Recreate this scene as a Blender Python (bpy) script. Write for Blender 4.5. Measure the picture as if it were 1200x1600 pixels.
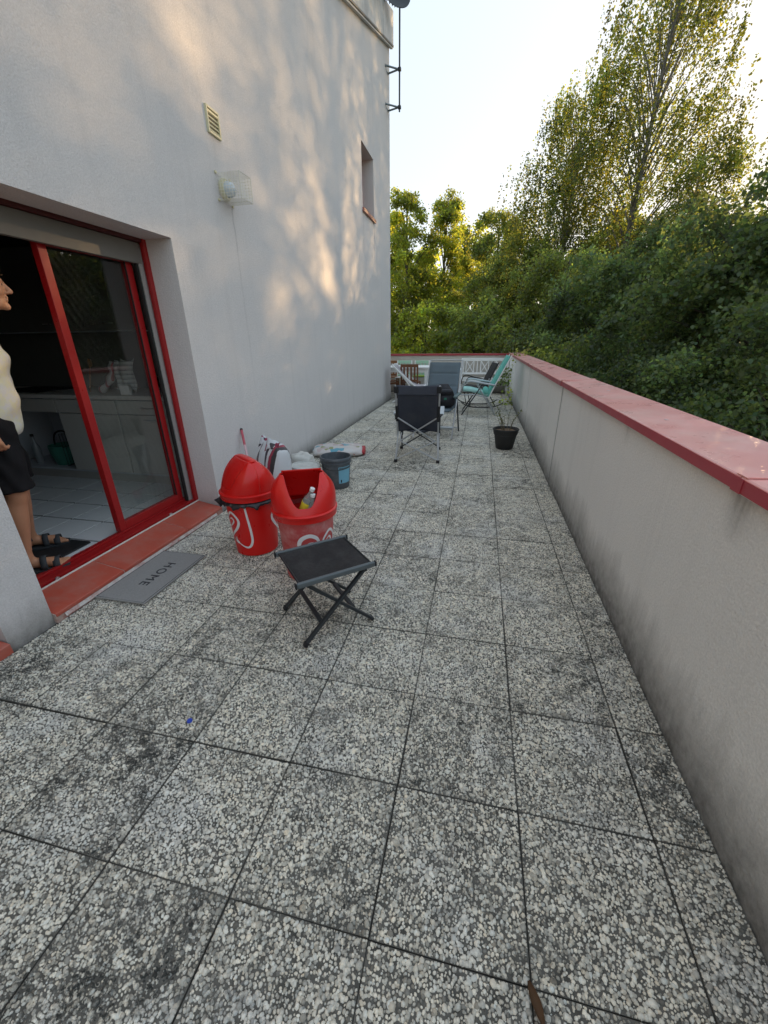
import bpy, bmesh, math, random
import numpy as np
from mathutils import Vector, Matrix, Euler
R = math.radians
random.seed(7)
rng = np.random.default_rng(7)
for o in list(bpy.data.objects):
    bpy.data.objects.remove(o)
scn = bpy.context.scene
COL = scn.collection

# ------------------------------------------------------------------ camera, sky, sun, exposure
cam_d = bpy.data.cameras.new('camera')
cam = bpy.data.objects.new('camera', cam_d)
COL.objects.link(cam)
scn.camera = cam
cam_d.sensor_fit = 'VERTICAL'
cam_d.sensor_height = 24.0
cam_d.lens = 24.0 * 632.4 / 1600
cam_d.clip_start = 0.02
cam_d.clip_end = 2000
_yaw, _pitch, _roll, EYE = -.2234, .4028, -.0127, 1.4156
_f = Vector((math.sin(_yaw)*math.cos(_pitch), math.cos(_yaw)*math.cos(_pitch), -math.sin(_pitch)))
_r = Vector((math.cos(_yaw), -math.sin(_yaw), 0))
_u = _r.cross(_f)
_r2 = _r*math.cos(_roll) + _u*math.sin(_roll)
_u2 = -_r*math.sin(_roll) + _u*math.cos(_roll)
cam.matrix_world = Matrix(((_r2.x, _u2.x, -_f.x, 0), (_r2.y, _u2.y, -_f.y, 0), (_r2.z, _u2.z, -_f.z, EYE), (0, 0, 0, 1)))

SUN_AZ, SUN_EL = R(31), R(12.4)
SKY_GAMMA, SKY_SAT, SKY_VAL = .10, 3.6, 1.68
world = bpy.data.worlds.new('World')
scn.world = world
world.use_nodes = True
wn = world.node_tree
bg = wn.nodes['Background']
sky = wn.nodes.new('ShaderNodeTexSky')
sky.sky_type = 'NISHITA'
sky.sun_disc = False
sky.sun_elevation = SUN_EL
sky.sun_rotation = SUN_AZ
sky.altitude = 200
sky.air_density = 1.0
sky.dust_density = 1.0
sky.ozone_density = 1.0
gm = wn.nodes.new('ShaderNodeGamma')               # evening haze evens out the sky and makes it paler
gm.inputs['Gamma'].default_value = SKY_GAMMA
hs = wn.nodes.new('ShaderNodeHueSaturation')
hs.inputs['Saturation'].default_value = SKY_SAT
hs.inputs['Value'].default_value = SKY_VAL
wn.links.new(sky.outputs[0], gm.inputs['Color'])
wn.links.new(gm.outputs[0], hs.inputs['Color'])
wn.links.new(hs.outputs[0], bg.inputs[0])
bg.inputs[1].default_value = 0.15
sun_d = bpy.data.lights.new('sun', 'SUN')
sun_d.energy = 2.0
sun_d.angle = R(0.75)
sun_d.color = (0.92, 0.60, 0.29)
sun = bpy.data.objects.new('sun', sun_d)
COL.objects.link(sun)
_s = Vector((math.sin(SUN_AZ)*math.cos(SUN_EL), math.cos(SUN_AZ)*math.cos(SUN_EL), math.sin(SUN_EL)))
sun.rotation_euler = _s.to_track_quat('Z', 'Y').to_euler()
sun.location = _s*60
scn.view_settings.view_transform = 'Standard'
scn.view_settings.look = 'None'
scn.view_settings.gamma = 1
scn.view_settings.exposure = 1.98
scn.view_settings.use_curve_mapping = False
scn.render.engine = 'CYCLES'
scn.cycles.use_denoising = True
scn.cycles.max_bounces = 8
scn.cycles.transparent_max_bounces = 12
scn.cycles.caustics_reflective = False
scn.cycles.caustics_refractive = False

# ------------------------------------------------------------------ materials
MATS = {}
class NT:
    """small helper round a material's node tree"""
    def __init__(s, name):
        s.m = bpy.data.materials.new(name); s.m.use_nodes = True
        s.n = s.m.node_tree.nodes; s.l = s.m.node_tree.links
        s.p = s.n['Principled BSDF']; s.out = s.n['Material Output']
    def node(s, t, **kw):
        n = s.n.new(t)
        for k, v in kw.items():
            if k.startswith('i_'):
                n.inputs[k[2:].replace('_', ' ')].default_value = v
            else:
                setattr(n, k, v)
        return n
    def link(s, a, b): s.l.new(a, b)
    def coord(s, world=False):
        if world:
            return s.node('ShaderNodeNewGeometry').outputs['Position']
        return s.node('ShaderNodeTexCoord').outputs['Object']
    def noise(s, vec, scale, detail=4, rough=.55, stretch=None):
        if stretch:
            mp = s.node('ShaderNodeMapping'); mp.inputs['Scale'].default_value = stretch
            s.link(vec, mp.inputs['Vector']); vec = mp.outputs[0]
        n = s.node('ShaderNodeTexNoise'); n.inputs['Scale'].default_value = scale
        n.inputs['Detail'].default_value = detail; n.inputs['Roughness'].default_value = rough
        s.link(vec, n.inputs['Vector'])
        return n.outputs['Fac']
    def ramp(s, fac, lo, hi, a=(0, 0, 0, 1), b=(1, 1, 1, 1)):
        r = s.node('ShaderNodeValToRGB')
        r.color_ramp.elements[0].position = lo; r.color_ramp.elements[1].position = hi
        r.color_ramp.elements[0].color = a; r.color_ramp.elements[1].color = b
        s.link(fac, r.inputs[0]); return r.outputs[0]
    def mix(s, fac, a, b, mode='MIX'):
        n = s.node('ShaderNodeMix'); n.data_type = 'RGBA'; n.blend_type = mode
        for sock, v in ((n.inputs[0], fac), (n.inputs[6], a), (n.inputs[7], b)):
            if hasattr(v, 'links') or isinstance(v, bpy.types.NodeSocket): s.link(v, sock)
            else: sock.default_value = v if isinstance(v, (int, float)) else (tuple(v) + (1,))[:4]
        return n.outputs[2]
    def math(s, op, a, b=0.0, clamp=False):
        n = s.node('ShaderNodeMath'); n.operation = op; n.use_clamp = clamp
        for sock, v in zip(n.inputs, (a, b)):
            if isinstance(v, bpy.types.NodeSocket): s.link(v, sock)
            else: sock.default_value = v
        return n.outputs[0]
    def bump(s, h, strength, dist=.01):
        b = s.node('ShaderNodeBump'); b.inputs['Strength'].default_value = strength
        b.inputs['Distance'].default_value = dist
        s.link(h, b.inputs['Height']); s.link(b.outputs[0], s.p.inputs['Normal'])

def mk(name, c, rough=.6, metal=0., var=.12, vscale=6., bump=0., bscale=60., spec=.4, dirt=None, dscale=3., trans=0., coat=0.):
    """plain coloured surface with slight colour variation, fine bump and optional dirt"""
    if name in MATS: return MATS[name]
    t = NT(name); t.p.inputs['Roughness'].default_value = rough; t.p.inputs['Metallic'].default_value = metal
    t.p.inputs['Specular IOR Level'].default_value = spec
    v = t.coord()
    lo = tuple(x*(1-var) for x in c); hi = tuple(min(1, x*(1+var)) for x in c)
    col = t.mix(t.noise(v, vscale, 5), lo, hi)
    if dirt is not None:
        f = t.ramp(t.noise(v, dscale, 8, .7), .45, .72)
        col = t.mix(f, col, dirt)
    t.link(col, t.p.inputs['Base Color'])
    rg = t.ramp(t.noise(v, vscale*2.3, 4), .2, .8, (max(.02, rough-.08),)*3+(1,), (min(1, rough+.1),)*3+(1,))
    t.link(rg, t.p.inputs['Roughness'])
    if bump: t.bump(t.noise(v, bscale, 3), bump, .004)
    if coat: t.p.inputs['Coat Weight'].default_value = coat
    if trans: t.p.inputs['Transmission Weight'].default_value = trans
    MATS[name] = t.m
    return t.m

def stucco(name, c, grime_z, grime_h, grime_amt, gcol, gpow=1.3, stains=()):
    """rendered wall: grain relief, faint clouding, dirt creeping up from the paving in an uneven fringe"""
    t = NT(name); t.p.inputs['Roughness'].default_value = .93; t.p.inputs['Specular IOR Level'].default_value = .15
    v = t.coord(True)
    big = t.noise(v, .9, 5); fine = t.noise(v, 120, 3, .65); mid = t.noise(v, 22, 4)
    col = t.mix(big, tuple(x*.93 for x in c), tuple(x*1.05 for x in c))
    col = t.mix(t.math('MULTIPLY', t.ramp(fine, .35, .65), .36), col, tuple(x*.62 for x in c))
    streak = t.ramp(t.noise(v, 3.0, 6, .65, (3.0, 3.0, .22)), .52, .8)
    col = t.mix(t.math('MULTIPLY', streak, .34), col, tuple(x*.72 for x in c))
    sep = t.node('ShaderNodeSeparateXYZ'); t.link(v, sep.inputs[0])
    fr = t.math('ADD', t.noise(v, 4.5, 8, .75, (1, 1, .4)), t.math('MULTIPLY', t.noise(v, 1.1, 3), .7))
    fr = t.math('ADD', fr, t.math('MULTIPLY', t.math('POWER', t.noise(v, 22, 6, .75, (1, 1, .16)), 2.5), .9))
    h = t.math('MULTIPLY', fr, grime_h)
    k = t.math('SUBTRACT', 1.0, t.math('DIVIDE', t.math('SUBTRACT', sep.outputs[2], grime_z), h), True)
    k = t.math('MULTIPLY', t.math('POWER', k, gpow), grime_amt)
    k = t.math('MULTIPLY', k, t.math('ADD', .55, t.math('MULTIPLY', mid, .8)), True)
    col = t.mix(k, col, gcol)
    for y0, zt, ln, w, amt in stains:      # rain runs below fittings and sheet seams: (y, top, length, half width, strength)
        wob = t.math('MULTIPLY', t.math('SUBTRACT', t.noise(v, 6, 4, .6, (0, 0, 1)), .5), .05)
        dy = t.math('ABSOLUTE', t.math('SUBTRACT', t.math('SUBTRACT', sep.outputs[1], y0), wob))
        a = t.math('SUBTRACT', 1.0, t.math('DIVIDE', dy, w), True)
        dz = t.math('SUBTRACT', zt, sep.outputs[2])
        b = t.math('MULTIPLY', t.math('GREATER_THAN', dz, 0), t.math('SUBTRACT', 1.0, t.math('DIVIDE', dz, ln), True))
        m = t.math('MULTIPLY', t.math('MULTIPLY', a, b), t.math('MULTIPLY', t.ramp(t.noise(v, 18, 5, .7, (1, 1, .12)), .3, .65), amt))
        col = t.mix(m, col, tuple(x*.25 for x in c))
    t.link(col, t.p.inputs['Base Color'])
    t.bump(t.math('ADD', t.noise(v, 95, 4, .7), t.math('MULTIPLY', t.noise(v, 34, 3), .5)), .75, .008)
    return t.m

M_wall = stucco('facade_render', (.765, .735, .725), 0, .22, .75, (.16, .155, .13), 1.3, [(3.86, 2.47, 1.5, .018, .55), (3.72, 2.90, .5, .10, .22), (8.30, 3.5, 1.0, .06, .35), (9.10, 3.5, 1.2, .06, .35), (3.2, 2.09, .9, .3, .12), (6.1, 5.2, 2.6, .25, .16)])
M_para = stucco('parapet_render', (.84, .825, .79), 0, .33, .88, (.085, .083, .076), 1.0, [(1.33, .97, .16, .10, .9), (4.30, .97, .5, .05, .4), (7.25, .97, .6, .08, .5), (2.4, .97, .10, .06, .4), (10.1, .97, .5, .1, .5), (3.2, .97, .5, .5, .12)])
M_farwall = stucco('end_wall_render', (.66, .62, .56), 0, .20, .7, (.12, .115, .10))
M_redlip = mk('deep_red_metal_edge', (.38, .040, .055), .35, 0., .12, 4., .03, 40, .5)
M_redcap = mk('faded_red_metal_sky_sheen', (.78, .35, .32), .30, 0., .16, 3., .08, 30, .6, dirt=(.80, .50, .45), dscale=2.2)  # weather-faded red, lightened further for the sky reflected in the top
M_headdark = mk('dark_head_rail', (.075, .012, .012), .5)
M_redframe = mk('red_lacquer_frame', (.34, .010, .012), .32, 0, .12, 8, .02, 60, .5)
M_redplastic = mk('red_plastic', (.66, .012, .010), .30, 0, .10, 3, .02, 80, .5)
M_redworn = mk('red_plastic_faded', (.50, .065, .065), .5, 0, .15, 3, .03, 80, .4, dirt=(.56, .28, .27), dscale=6.)
M_whiteprint = mk('white_print', (.78, .76, .77), .5)
M_terra = mk('terracotta_glaze', (.50, .095, .06), .38, 0, .16, 5, .05, 30, .5, dirt=(.46, .16, .12), dscale=7)
M_mortar = mk('white_mortar', (.70, .67, .62), .9, 0, .2, 30, .5, 80)
M_mat = mk('grey_felt_mat', (.30, .295, .285), .95, 0, .25, 120, .5, 260, .1)
M_matdark = mk('dark_felt_letters', (.045, .045, .05), .95, 0, .2, 120)
M_black = mk('black_rubber', (.018, .018, .02), .6, 0, .3, 10)
M_steel = mk('brushed_aluminium', (.62, .63, .65), .3, .9, .08, 14, .02, 90)
M_silver = mk('silver_paint_tube', (.46, .47, .48), .35, .55, .1, 14)
M_anthr = mk('anthracite_tube', (.035, .04, .044), .42, .2, .2, 14)
M_rail = mk('grey_rail', (.12, .14, .15), .4, .3, .15, 10)
M_textil = mk('dark_mesh_fabric', (.030, .029, .030), .8, 0, .2, 30, .6, 500, .2, dirt=(.055, .053, .053), dscale=6)
M_navy = mk('charcoal_navy_fabric', (.044, .049, .064), .85, 0, .2, 9, .5, 320, .2, dirt=(.064, .066, .076), dscale=4)
M_pad = mk('grey_blue_padding', (.125, .160, .185), .85, 0, .12, 6, .4, 260, .2)
M_teal = mk('teal_cushion', (.16, .50, .43), .85, 0, .12, 6, .4, 200, .2)
M_tealp = mk('teal_cushion_pale', (.36, .62, .57), .85, 0, .12, 6, .4, 200, .2)
M_whitepaint = mk('white_painted_wood', (.84, .84, .82), .5, 0, .06, 7, .1, 60)
M_armgrey = mk('pale_grey_plastic', (.50, .54, .57), .45, 0, .06)
M_mint = mk('mint_paint', (.42, .66, .50), .55, 0, .1, 6)
M_lime = mk('lime_cushion', (.28, .40, .08), .8)
M_blackcloth = mk('black_nylon', (.010, .010, .014), .6, 0, .3, 8, .5, 60)
M_potgrey = mk('grey_plastic_bucket', (.085, .10, .115), .5, 0, .12, 5, .05, 50, .4, dirt=(.16, .17, .18), dscale=9)
M_pot = mk('anthracite_pot', (.028, .028, .028), .6, 0, .15, 5)
M_soil = mk('dry_soil', (.20, .13, .08), .95, 0, .4, 40, 1.0, 90)
M_blue = mk('pale_blue_label', (.20, .46, .60), .5)
M_cream = mk('cream_plastic', (.66, .62, .42), .5, 0, .06)
M_cage = mk('cage_wire', (.78, .75, .66), .4, .3, .08)
M_lampglass = mk('lamp_glass', (.62, .68, .72), .2, 0, .05, 5, 0, 60, .6)
M_zinc = mk('weathered_zinc', (.42, .43, .42), .5, .35, .12, 2., .1, 20, .4, dirt=(.24, .25, .25), dscale=5)
M_darkmetal = mk('dark_metal', (.045, .05, .055), .45, .4, .2, 12)
M_galv = mk('galvanised_tube', (.20, .24, .25), .45, .6, .15, 10)
M_slate = mk('window_sill_tile', (.42, .17, .13), .5, 0, .1, 6)
M_alum = mk('shutter_guide', (.36, .35, .34), .5, .2, .08)
M_lid = mk('shutter_box_paint', (.17, .16, .145), .6)
M_gap = mk('black_seal', (.012, .012, .012), .7)
M_cab = mk('cabinet_front', (.50, .49, .46), .5, 0, .06, 4)
M_cabin = mk('cabinet_inside', (.55, .58, .62), .6, 0, .05)
M_counter = mk('countertop', (.58, .56, .53), .4, 0, .12, 40)
M_ktile = mk('kitchen_tile_glaze', (.76, .77, .78), .30, 0, .03, .5, .0, 20, .45)
M_kgrout = mk('kitchen_grout', (.02, .022, .026), .9)
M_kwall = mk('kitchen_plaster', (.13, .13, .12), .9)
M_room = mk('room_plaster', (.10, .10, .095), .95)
M_skin = mk('skin', (.55, .27, .155), .5, 0, .12, 14, .15, 160, .4)
M_hair = mk('brown_hair', (.11, .065, .035), .6, 0, .35, 60, .8, 140, .3)
M_shorts = mk('black_shorts_cloth', (.014, .014, .016), .85, 0, .3, 10, .5, 200, .2)
M_navycloth = mk('navy_cloth', (.012, .022, .045), .85, 0, .3, 10, .4, 200, .2)
M_sandal = mk('sandal_strap', (.045, .05, .055), .7, 0, .2, 20)
M_bark = mk('bark', (.10, .085, .065), .95, 0, .4, 12, .9, 30, .1)
M_pebbledark = mk('pot_pebble', (.42, .33, .24), .8, 0, .4, 60)

def wood(name, c):
    t = NT(name); v = t.coord(); t.p.inputs['Roughness'].default_value = .55
    g = t.noise(v, 9, 5, .6, (6, 6, .6))
    t.link(t.mix(g, tuple(x*.55 for x in c), tuple(x*1.4 for x in c)), t.p.inputs['Base Color'])
    t.bump(g, .2, .002); return t.m
M_wood = wood('brown_oiled_wood', (.17, .062, .022))
M_wood2 = wood('light_brown_wood', (.30, .14, .06))

def striped(name, cols, scale, axis=0, wob=.0):
    """printed film or woven cloth: colour bands across one axis of the thing"""
    t = NT(name); v = t.coord(); t.p.inputs['Roughness'].default_value = .42
    sep = t.node('ShaderNodeSeparateXYZ'); t.link(v, sep.inputs[0])
    x = sep.outputs[axis]
    if wob: x = t.math('ADD', x, t.math('MULTIPLY', t.noise(v, 9, 3), wob))
    f = t.math('FRACT', t.math('MULTIPLY', x, scale))
    r = t.node('ShaderNodeValToRGB'); r.color_ramp.interpolation = 'CONSTANT'
    e = r.color_ramp.elements
    while len(e) < len(cols): e.new(.5)
    for i, (p, c) in enumerate(cols):
        e[i].position = p; e[i].color = tuple(c) + (1,)
    t.link(f, r.inputs[0])
    t.link(r.outputs[0], t.p.inputs['Base Color'])
    t.bump(t.noise(v, 30, 4), .3, .004)
    return t.m

def patches(name, cols, scale):
    """printed packaging film: blotches of flat colour"""
    t = NT(name); v = t.coord(); t.p.inputs['Roughness'].default_value = .35
    vo = t.node('ShaderNodeTexVoronoi'); vo.inputs['Scale'].default_value = scale; t.link(v, vo.inputs['Vector'])
    sep = t.node('ShaderNodeSeparateColor'); t.link(vo.outputs['Color'], sep.inputs[0])
    r = t.node('ShaderNodeValToRGB'); r.color_ramp.interpolation = 'CONSTANT'
    e = r.color_ramp.elements
    while len(e) < len(cols): e.new(.5)
    for i, (p, c) in enumerate(cols): e[i].position = p; e[i].color = tuple(c) + (1,)
    t.link(sep.outputs[0], r.inputs[0]); t.link(r.outputs[0], t.p.inputs['Base Color'])
    t.bump(t.noise(v, 25, 4), .5, .006)
    return t.m

def shirt_mat():
    t = NT('cream_patterned_shirt'); v = t.coord(); t.p.inputs['Roughness'].default_value = .85
    n = t.noise(v, 26, 6, .7)
    c = t.mix(t.ramp(n, .42, .6), (.62, .61, .45), (.58, .58, .58))
    t.link(c, t.p.inputs['Base Color']); t.bump(t.noise(v, 14, 4), .35, .02); return t.m
M_shirt = shirt_mat()

def pebble_mat():
    """exposed aggregate: each pebble has its own grey, black lichen blotches and joint dirt lie over them"""
    t = NT('exposed_aggregate_pebbles'); t.p.inputs['Roughness'].default_value = .72
    t.p.inputs['Specular IOR Level'].default_value = .35
    v = t.coord(True)
    a = t.node('ShaderNodeAttribute'); a.attribute_name = 'Col'
    oi = t.node('ShaderNodeObjectInfo')
    col = t.mix(t.noise(v, 240, 3), (.78, .78, .78), (1.12, 1.1, 1.06), 'MIX')
    col = t.mix(1.0, a.outputs['Color'], col, 'MULTIPLY')
    d1 = t.ramp(t.noise(v, 2.1, 8, .72), .44, .60)
    d2 = t.ramp(t.noise(v, 13, 8, .8), .42, .58)
    d3 = t.ramp(t.noise(v, 95, 3, .6), .40, .56)
    dd = t.math('MULTIPLY', d2, t.math('ADD', .34, t.math('MULTIPLY', d1, .95)))
    dd = t.math('MULTIPLY', dd, t.math('ADD', .28, t.math('MULTIPLY', d3, .75)), True)
    tc = t.node('ShaderNodeSeparateXYZ'); t.link(t.coord(), tc.inputs[0])
    ex = t.math('ABSOLUTE', tc.outputs[0]); ey = t.math('ABSOLUTE', tc.outputs[1])
    edge = t.math('DIVIDE', t.math('SUBTRACT', t.math('MAXIMUM', ex, ey), .155), .05, True)
    edge = t.math('MULTIPLY', edge, t.math('MULTIPLY', t.ramp(t.noise(v, 7, 5, .7), .40, .62), .75))
    dd = t.math('MAXIMUM', dd, edge)
    dd = t.math('MULTIPLY', dd, t.math('ADD', .45, t.math('MULTIPLY', oi.outputs['Random'], .8)), True)
    worn = t.math('MULTIPLY', t.ramp(t.noise(v, 2.6, 5, .6), .50, .66), .5)
    col = t.mix(worn, col, (.80, .785, .75))
    col = t.mix(dd, col, (.040, .041, .037))
    t.link(col, t.p.inputs['Base Color'])
    t.bump(t.noise(v, 300, 2), .15, .002)
    return t.m
M_peb = pebble_mat()
M_cement = mk('aggregate_cement', (.15, .143, .127), .95, 0, .35, 30, .6, 120, .1, dirt=(.045, .045, .04), dscale=14)
M_joint = mk('joint_dirt', (.035, .033, .028), .95, 0, .4, 30)

def leaf_mat(name, c, tr, k=.5):
    t = NT(name)
    a = t.node('ShaderNodeAttribute'); a.attribute_name = 'Col'
    base = t.mix(1.0, a.outputs['Color'], c, 'MULTIPLY')
    trc = t.mix(1.0, a.outputs['Color'], tr, 'MULTIPLY')
    d = t.node('ShaderNodeBsdfDiffuse'); t.link(base, d.inputs[0])
    g = t.node('ShaderNodeBsdfGlossy'); g.inputs['Roughness'].default_value = .45; g.inputs[0].default_value = (.5, .5, .5, 1)
    l = t.node('ShaderNodeBsdfTranslucent'); t.link(trc, l.inputs[0])
    m1 = t.node('ShaderNodeMixShader'); m1.inputs[0].default_value = k; t.link(d.outputs[0], m1.inputs[1]); t.link(l.outputs[0], m1.inputs[2])
    m2 = t.node('ShaderNodeMixShader'); m2.inputs[0].default_value = .05; t.link(m1.outputs[0], m2.inputs[1]); t.link(g.outputs[0], m2.inputs[2])
    t.n.remove(t.p); t.link(m2.outputs[0], t.out.inputs[0])
    return t.m
L_birch = leaf_mat('birch_leaf', (.082, .110, .030), (.33, .36, .05), .56)
L_locust = leaf_mat('locust_leaf', (.11, .14, .03), (.56, .60, .06), .6)
L_mid = leaf_mat('ash_leaf', (.11, .14, .048), (.42, .48, .08), .55)
L_dark = leaf_mat('maple_leaf', (.075, .108, .045), (.22, .29, .07), .48)
L_plant = leaf_mat('shrub_leaf', (.13, .16, .06), (.22, .26, .06), .4)

def glass_mat():
    """door pane: clear reflecting glass with a thin film of wiped dirt in swirls"""
    t = NT('door_glass'); v = t.coord(True)
    tr = t.node('ShaderNodeBsdfTransparent'); tr.inputs[0].default_value = (.93, .95, .94, 1)
    gl = t.node('ShaderNodeBsdfGlossy'); gl.inputs['Roughness'].default_value = .015
    fr = t.node('ShaderNodeFresnel'); bf = t.node('ShaderNodeNewGeometry').outputs['Backfacing']
    t.link(t.math('SUBTRACT', 1.5, t.math('MULTIPLY', bf, 1.5-1/1.5)), fr.inputs[0])
    m1 = t.node('ShaderNodeMixShader'); t.link(t.math('MULTIPLY', fr.outputs[0], 1.0, True), m1.inputs[0])
    t.link(tr.outputs[0], m1.inputs[1]); t.link(gl.outputs[0], m1.inputs[2])
    df = t.node('ShaderNodeBsdfDiffuse'); df.inputs[0].default_value = (.55, .52, .44, 1)
    tl = t.node('ShaderNodeBsdfTranslucent'); tl.inputs[0].default_value = (.6, .56, .45, 1)
    ms = t.node('ShaderNodeMixShader'); ms.inputs[0].default_value = .5
    t.link(df.outputs[0], ms.inputs[1]); t.link(tl.outputs[0], ms.inputs[2])
    w = t.node('ShaderNodeTexWave'); w.wave_type = 'RINGS'; w.inputs['Scale'].default_value = 7
    w.inputs['Distortion'].default_value = 5; w.inputs['Detail'].default_value = 3; t.link(v, w.inputs['Vector'])
    f = t.math('ADD', .003, t.math('MULTIPLY', t.math('MULTIPLY', w.outputs['Fac'], t.ramp(t.noise(v, 2.2, 4), .35, .7)), .045))
    m2 = t.node('ShaderNodeMixShader'); t.link(f, m2.inputs[0])
    t.link(m1.outputs[0], m2.inputs[1]); t.link(ms.outputs[0], m2.inputs[2])
    t.n.remove(t.p); t.link(m2.outputs[0], t.out.inputs[0]); return t.m
M_glass = glass_mat()

def clear_plastic(name, c):
    t = NT(name); t.p.inputs['Base Color'].default_value = c + (1,)
    t.p.inputs['Roughness'].default_value = .15; t.p.inputs['Transmission Weight'].default_value = .75
    t.p.inputs['IOR'].default_value = 1.2
    return t.m
M_clear = clear_plastic('clear_bottle_plastic', (.85, .9, .9))
M_yellow = mk('yellow_label', (.80, .62, .05), .4)
M_bin_liner = mk('black_bin_liner', (.022, .022, .026), .3, 0, .3, 8, .6, 40, .5)

# ------------------------------------------------------------------ geometry helpers
class G:
    def __init__(s): s.v = []; s.f = []
    def add(s, v, f):
        o = len(s.v); s.v += [tuple(p) for p in v]; s.f += [tuple(i+o for i in q) for q in f]; return s
    def box(s, c, d, rot=None):
        x, y, z = d[0]/2, d[1]/2, d[2]/2
        v = [Vector(p) for p in ((-x,-y,-z),(x,-y,-z),(x,y,-z),(-x,y,-z),(-x,-y,z),(x,-y,z),(x,y,z),(-x,y,z))]
        if rot:
            e = Euler(rot).to_matrix(); v = [e @ p for p in v]
        return s.add([p+Vector(c) for p in v], [(0,3,2,1),(4,5,6,7),(0,1,5,4),(1,2,6,5),(2,3,7,6),(3,0,4,7)])
    def span(s, a, b):   # box from its two corners
        a, b = Vector(a), Vector(b)
        return s.box((a+b)/2, [abs(x) for x in (b-a)])
    def beam(s, a, b, w, h, upv=(0, 0, 1)):   # rectangular bar between two points
        a, b = Vector(a), Vector(b); d = (b-a).normalized(); u = Vector(upv)
        if abs(d.dot(u)) > .98: u = Vector((0, 1, 0))
        x = d.cross(u).normalized(); y = x.cross(d)
        v = [p + x*i*w/2 + y*j*h/2 for p in (a, b) for i, j in ((-1,-1),(1,-1),(1,1),(-1,1))]
        return s.add(v, [(0,1,2,3),(7,6,5,4),(0,4,5,1),(1,5,6,2),(2,6,7,3),(3,7,4,0)])
    def tube(s, pts, r, n=8, closed=False, flat=1.0):
        pts = [Vector(p) for p in pts]; m = len(pts)
        rs = r if hasattr(r, '__len__') else [r]*m
        rings = []; prev = None
        for i in range(m):
            if closed: d = pts[(i+1) % m] - pts[i-1]
            else: d = pts[min(i+1, m-1)] - pts[max(i-1, 0)]
            d.normalize()
            if prev is None:
                a = Vector((0, 0, 1)) if abs(d.z) < .9 else Vector((1, 0, 0))
                x = d.cross(a).normalized()
            else:
                x = (prev - d*prev.dot(d))
                x = x.normalized() if x.length > 1e-6 else d.orthogonal().normalized()
            prev = x; y = d.cross(x)
            rings.append([pts[i] + x*math.cos(t)*rs[i] + y*math.sin(t)*rs[i]*flat for t in [2*math.pi*k/n for k in range(n)]])
        v = [p for q in rings for p in q]; f = []
        for i in range(m if closed else m-1):
            j = (i+1) % m
            for k in range(n):
                l = (k+1) % n
                f.append((i*n+k, i*n+l, j*n+l, j*n+k))
        if not closed:
            f.append(tuple(range(n-1, -1, -1))); f.append(tuple((m-1)*n+k for k in range(n)))
        return s.add(v, f)
    def lathe(s, prof, n=40, c=(0, 0, 0), sx=1., sy=1.):
        v = []; f = []
        for r, z in prof:
            for k in range(n):
                t = 2*math.pi*k/n; v.append((c[0]+r*math.cos(t)*sx, c[1]+r*math.sin(t)*sy, c[2]+z))
        for i in range(len(prof)-1):
            for k in range(n):
                l = (k+1) % n; f.append((i*n+k, i*n+l, (i+1)*n+l, (i+1)*n+k))
        if prof[0][0] > 1e-6: f.append(tuple(range(n-1, -1, -1)))
        if prof[-1][0] > 1e-6: f.append(tuple((len(prof)-1)*n+k for k in range(n)))
        return s.add(v, f)
    def grid(s, fn, nu, nv, keep=None):
        v = [fn(i/nu, j/nv) for j in range(nv+1) for i in range(nu+1)]; f = []
        for j in range(nv):
            for i in range(nu):
                if keep and not keep((i+.5)/nu, (j+.5)/nv): continue
                a = j*(nu+1)+i; f.append((a, a+1, a+nu+2, a+nu+1))
        return s.add(v, f)
    def pillow(s, c, d, nu=14, nv=14, p=2.6, noise=0., seed=0, rot=None):
        """soft closed cushion or filled bag: superellipse section, optional lumps"""
        rr = random.Random(seed); ph = [rr.uniform(0, 6) for _ in range(6)]
        e = Euler(rot).to_matrix() if rot else Matrix.Identity(3)
        v = []; f = []
        def sg(x, q): return math.copysign(abs(x)**q, x)
        for j in range(nv+1):
            b = -math.pi/2 + math.pi*j/nv
            for i in range(nu):
                a = 2*math.pi*i/nu
                x = sg(math.cos(b), 2/p)*sg(math.cos(a), 2/p); y = sg(math.cos(b), 2/p)*sg(math.sin(a), 2/p); z = sg(math.sin(b), .8)
                k = 1 + noise*(math.sin(5*x+ph[0]) * math.cos(4*y+ph[1]) + .6*math.sin(9*y+ph[2]+4*z) + .5*math.sin(11*x+ph[3]-5*z))
                v.append(Vector(c) + e @ Vector((x*d[0]/2*k, y*d[1]/2*k, z*d[2]/2*k)))
        for j in range(nv):
            for i in range(nu):
                l = (i+1) % nu; f.append((j*nu+i, j*nu+l, (j+1)*nu+l, (j+1)*nu+i))
        return s.add(v, f)

def mesh_of(name, g, smooth=False):
    me = bpy.data.meshes.new(name); me.from_pydata(g.v, [], g.f); me.update()
    if smooth:
        me.polygons.foreach_set('use_smooth', [True]*len(me.polygons))
    return me
def obj(name, g, mat, parent=None, smooth=False, bevel=0., solid=0., subsurf=0, loc=None, rot=None, auto=True):
    me = g if isinstance(g, bpy.types.Mesh) else mesh_of(name, g, smooth)
    o = bpy.data.objects.new(name, me); COL.objects.link(o)
    if mat and not me.materials: me.materials.append(mat)
    if parent: o.parent = parent
    if loc: o.location = loc
    if rot: o.rotation_euler = rot
    if solid:
        m = o.modifiers.new('solid', 'SOLIDIFY'); m.thickness = solid; m.offset = 0
    if subsurf:
        m = o.modifiers.new('sub', 'SUBSURF'); m.levels = subsurf; m.render_levels = subsurf
    if bevel:
        m = o.modifiers.new('bevel', 'BEVEL'); m.width = bevel; m.segments = 2; m.limit_method = 'ANGLE'
    if smooth and auto:
        try: me.set_sharp_from_angle(angle=R(50))
        except Exception: pass
    return o
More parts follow.
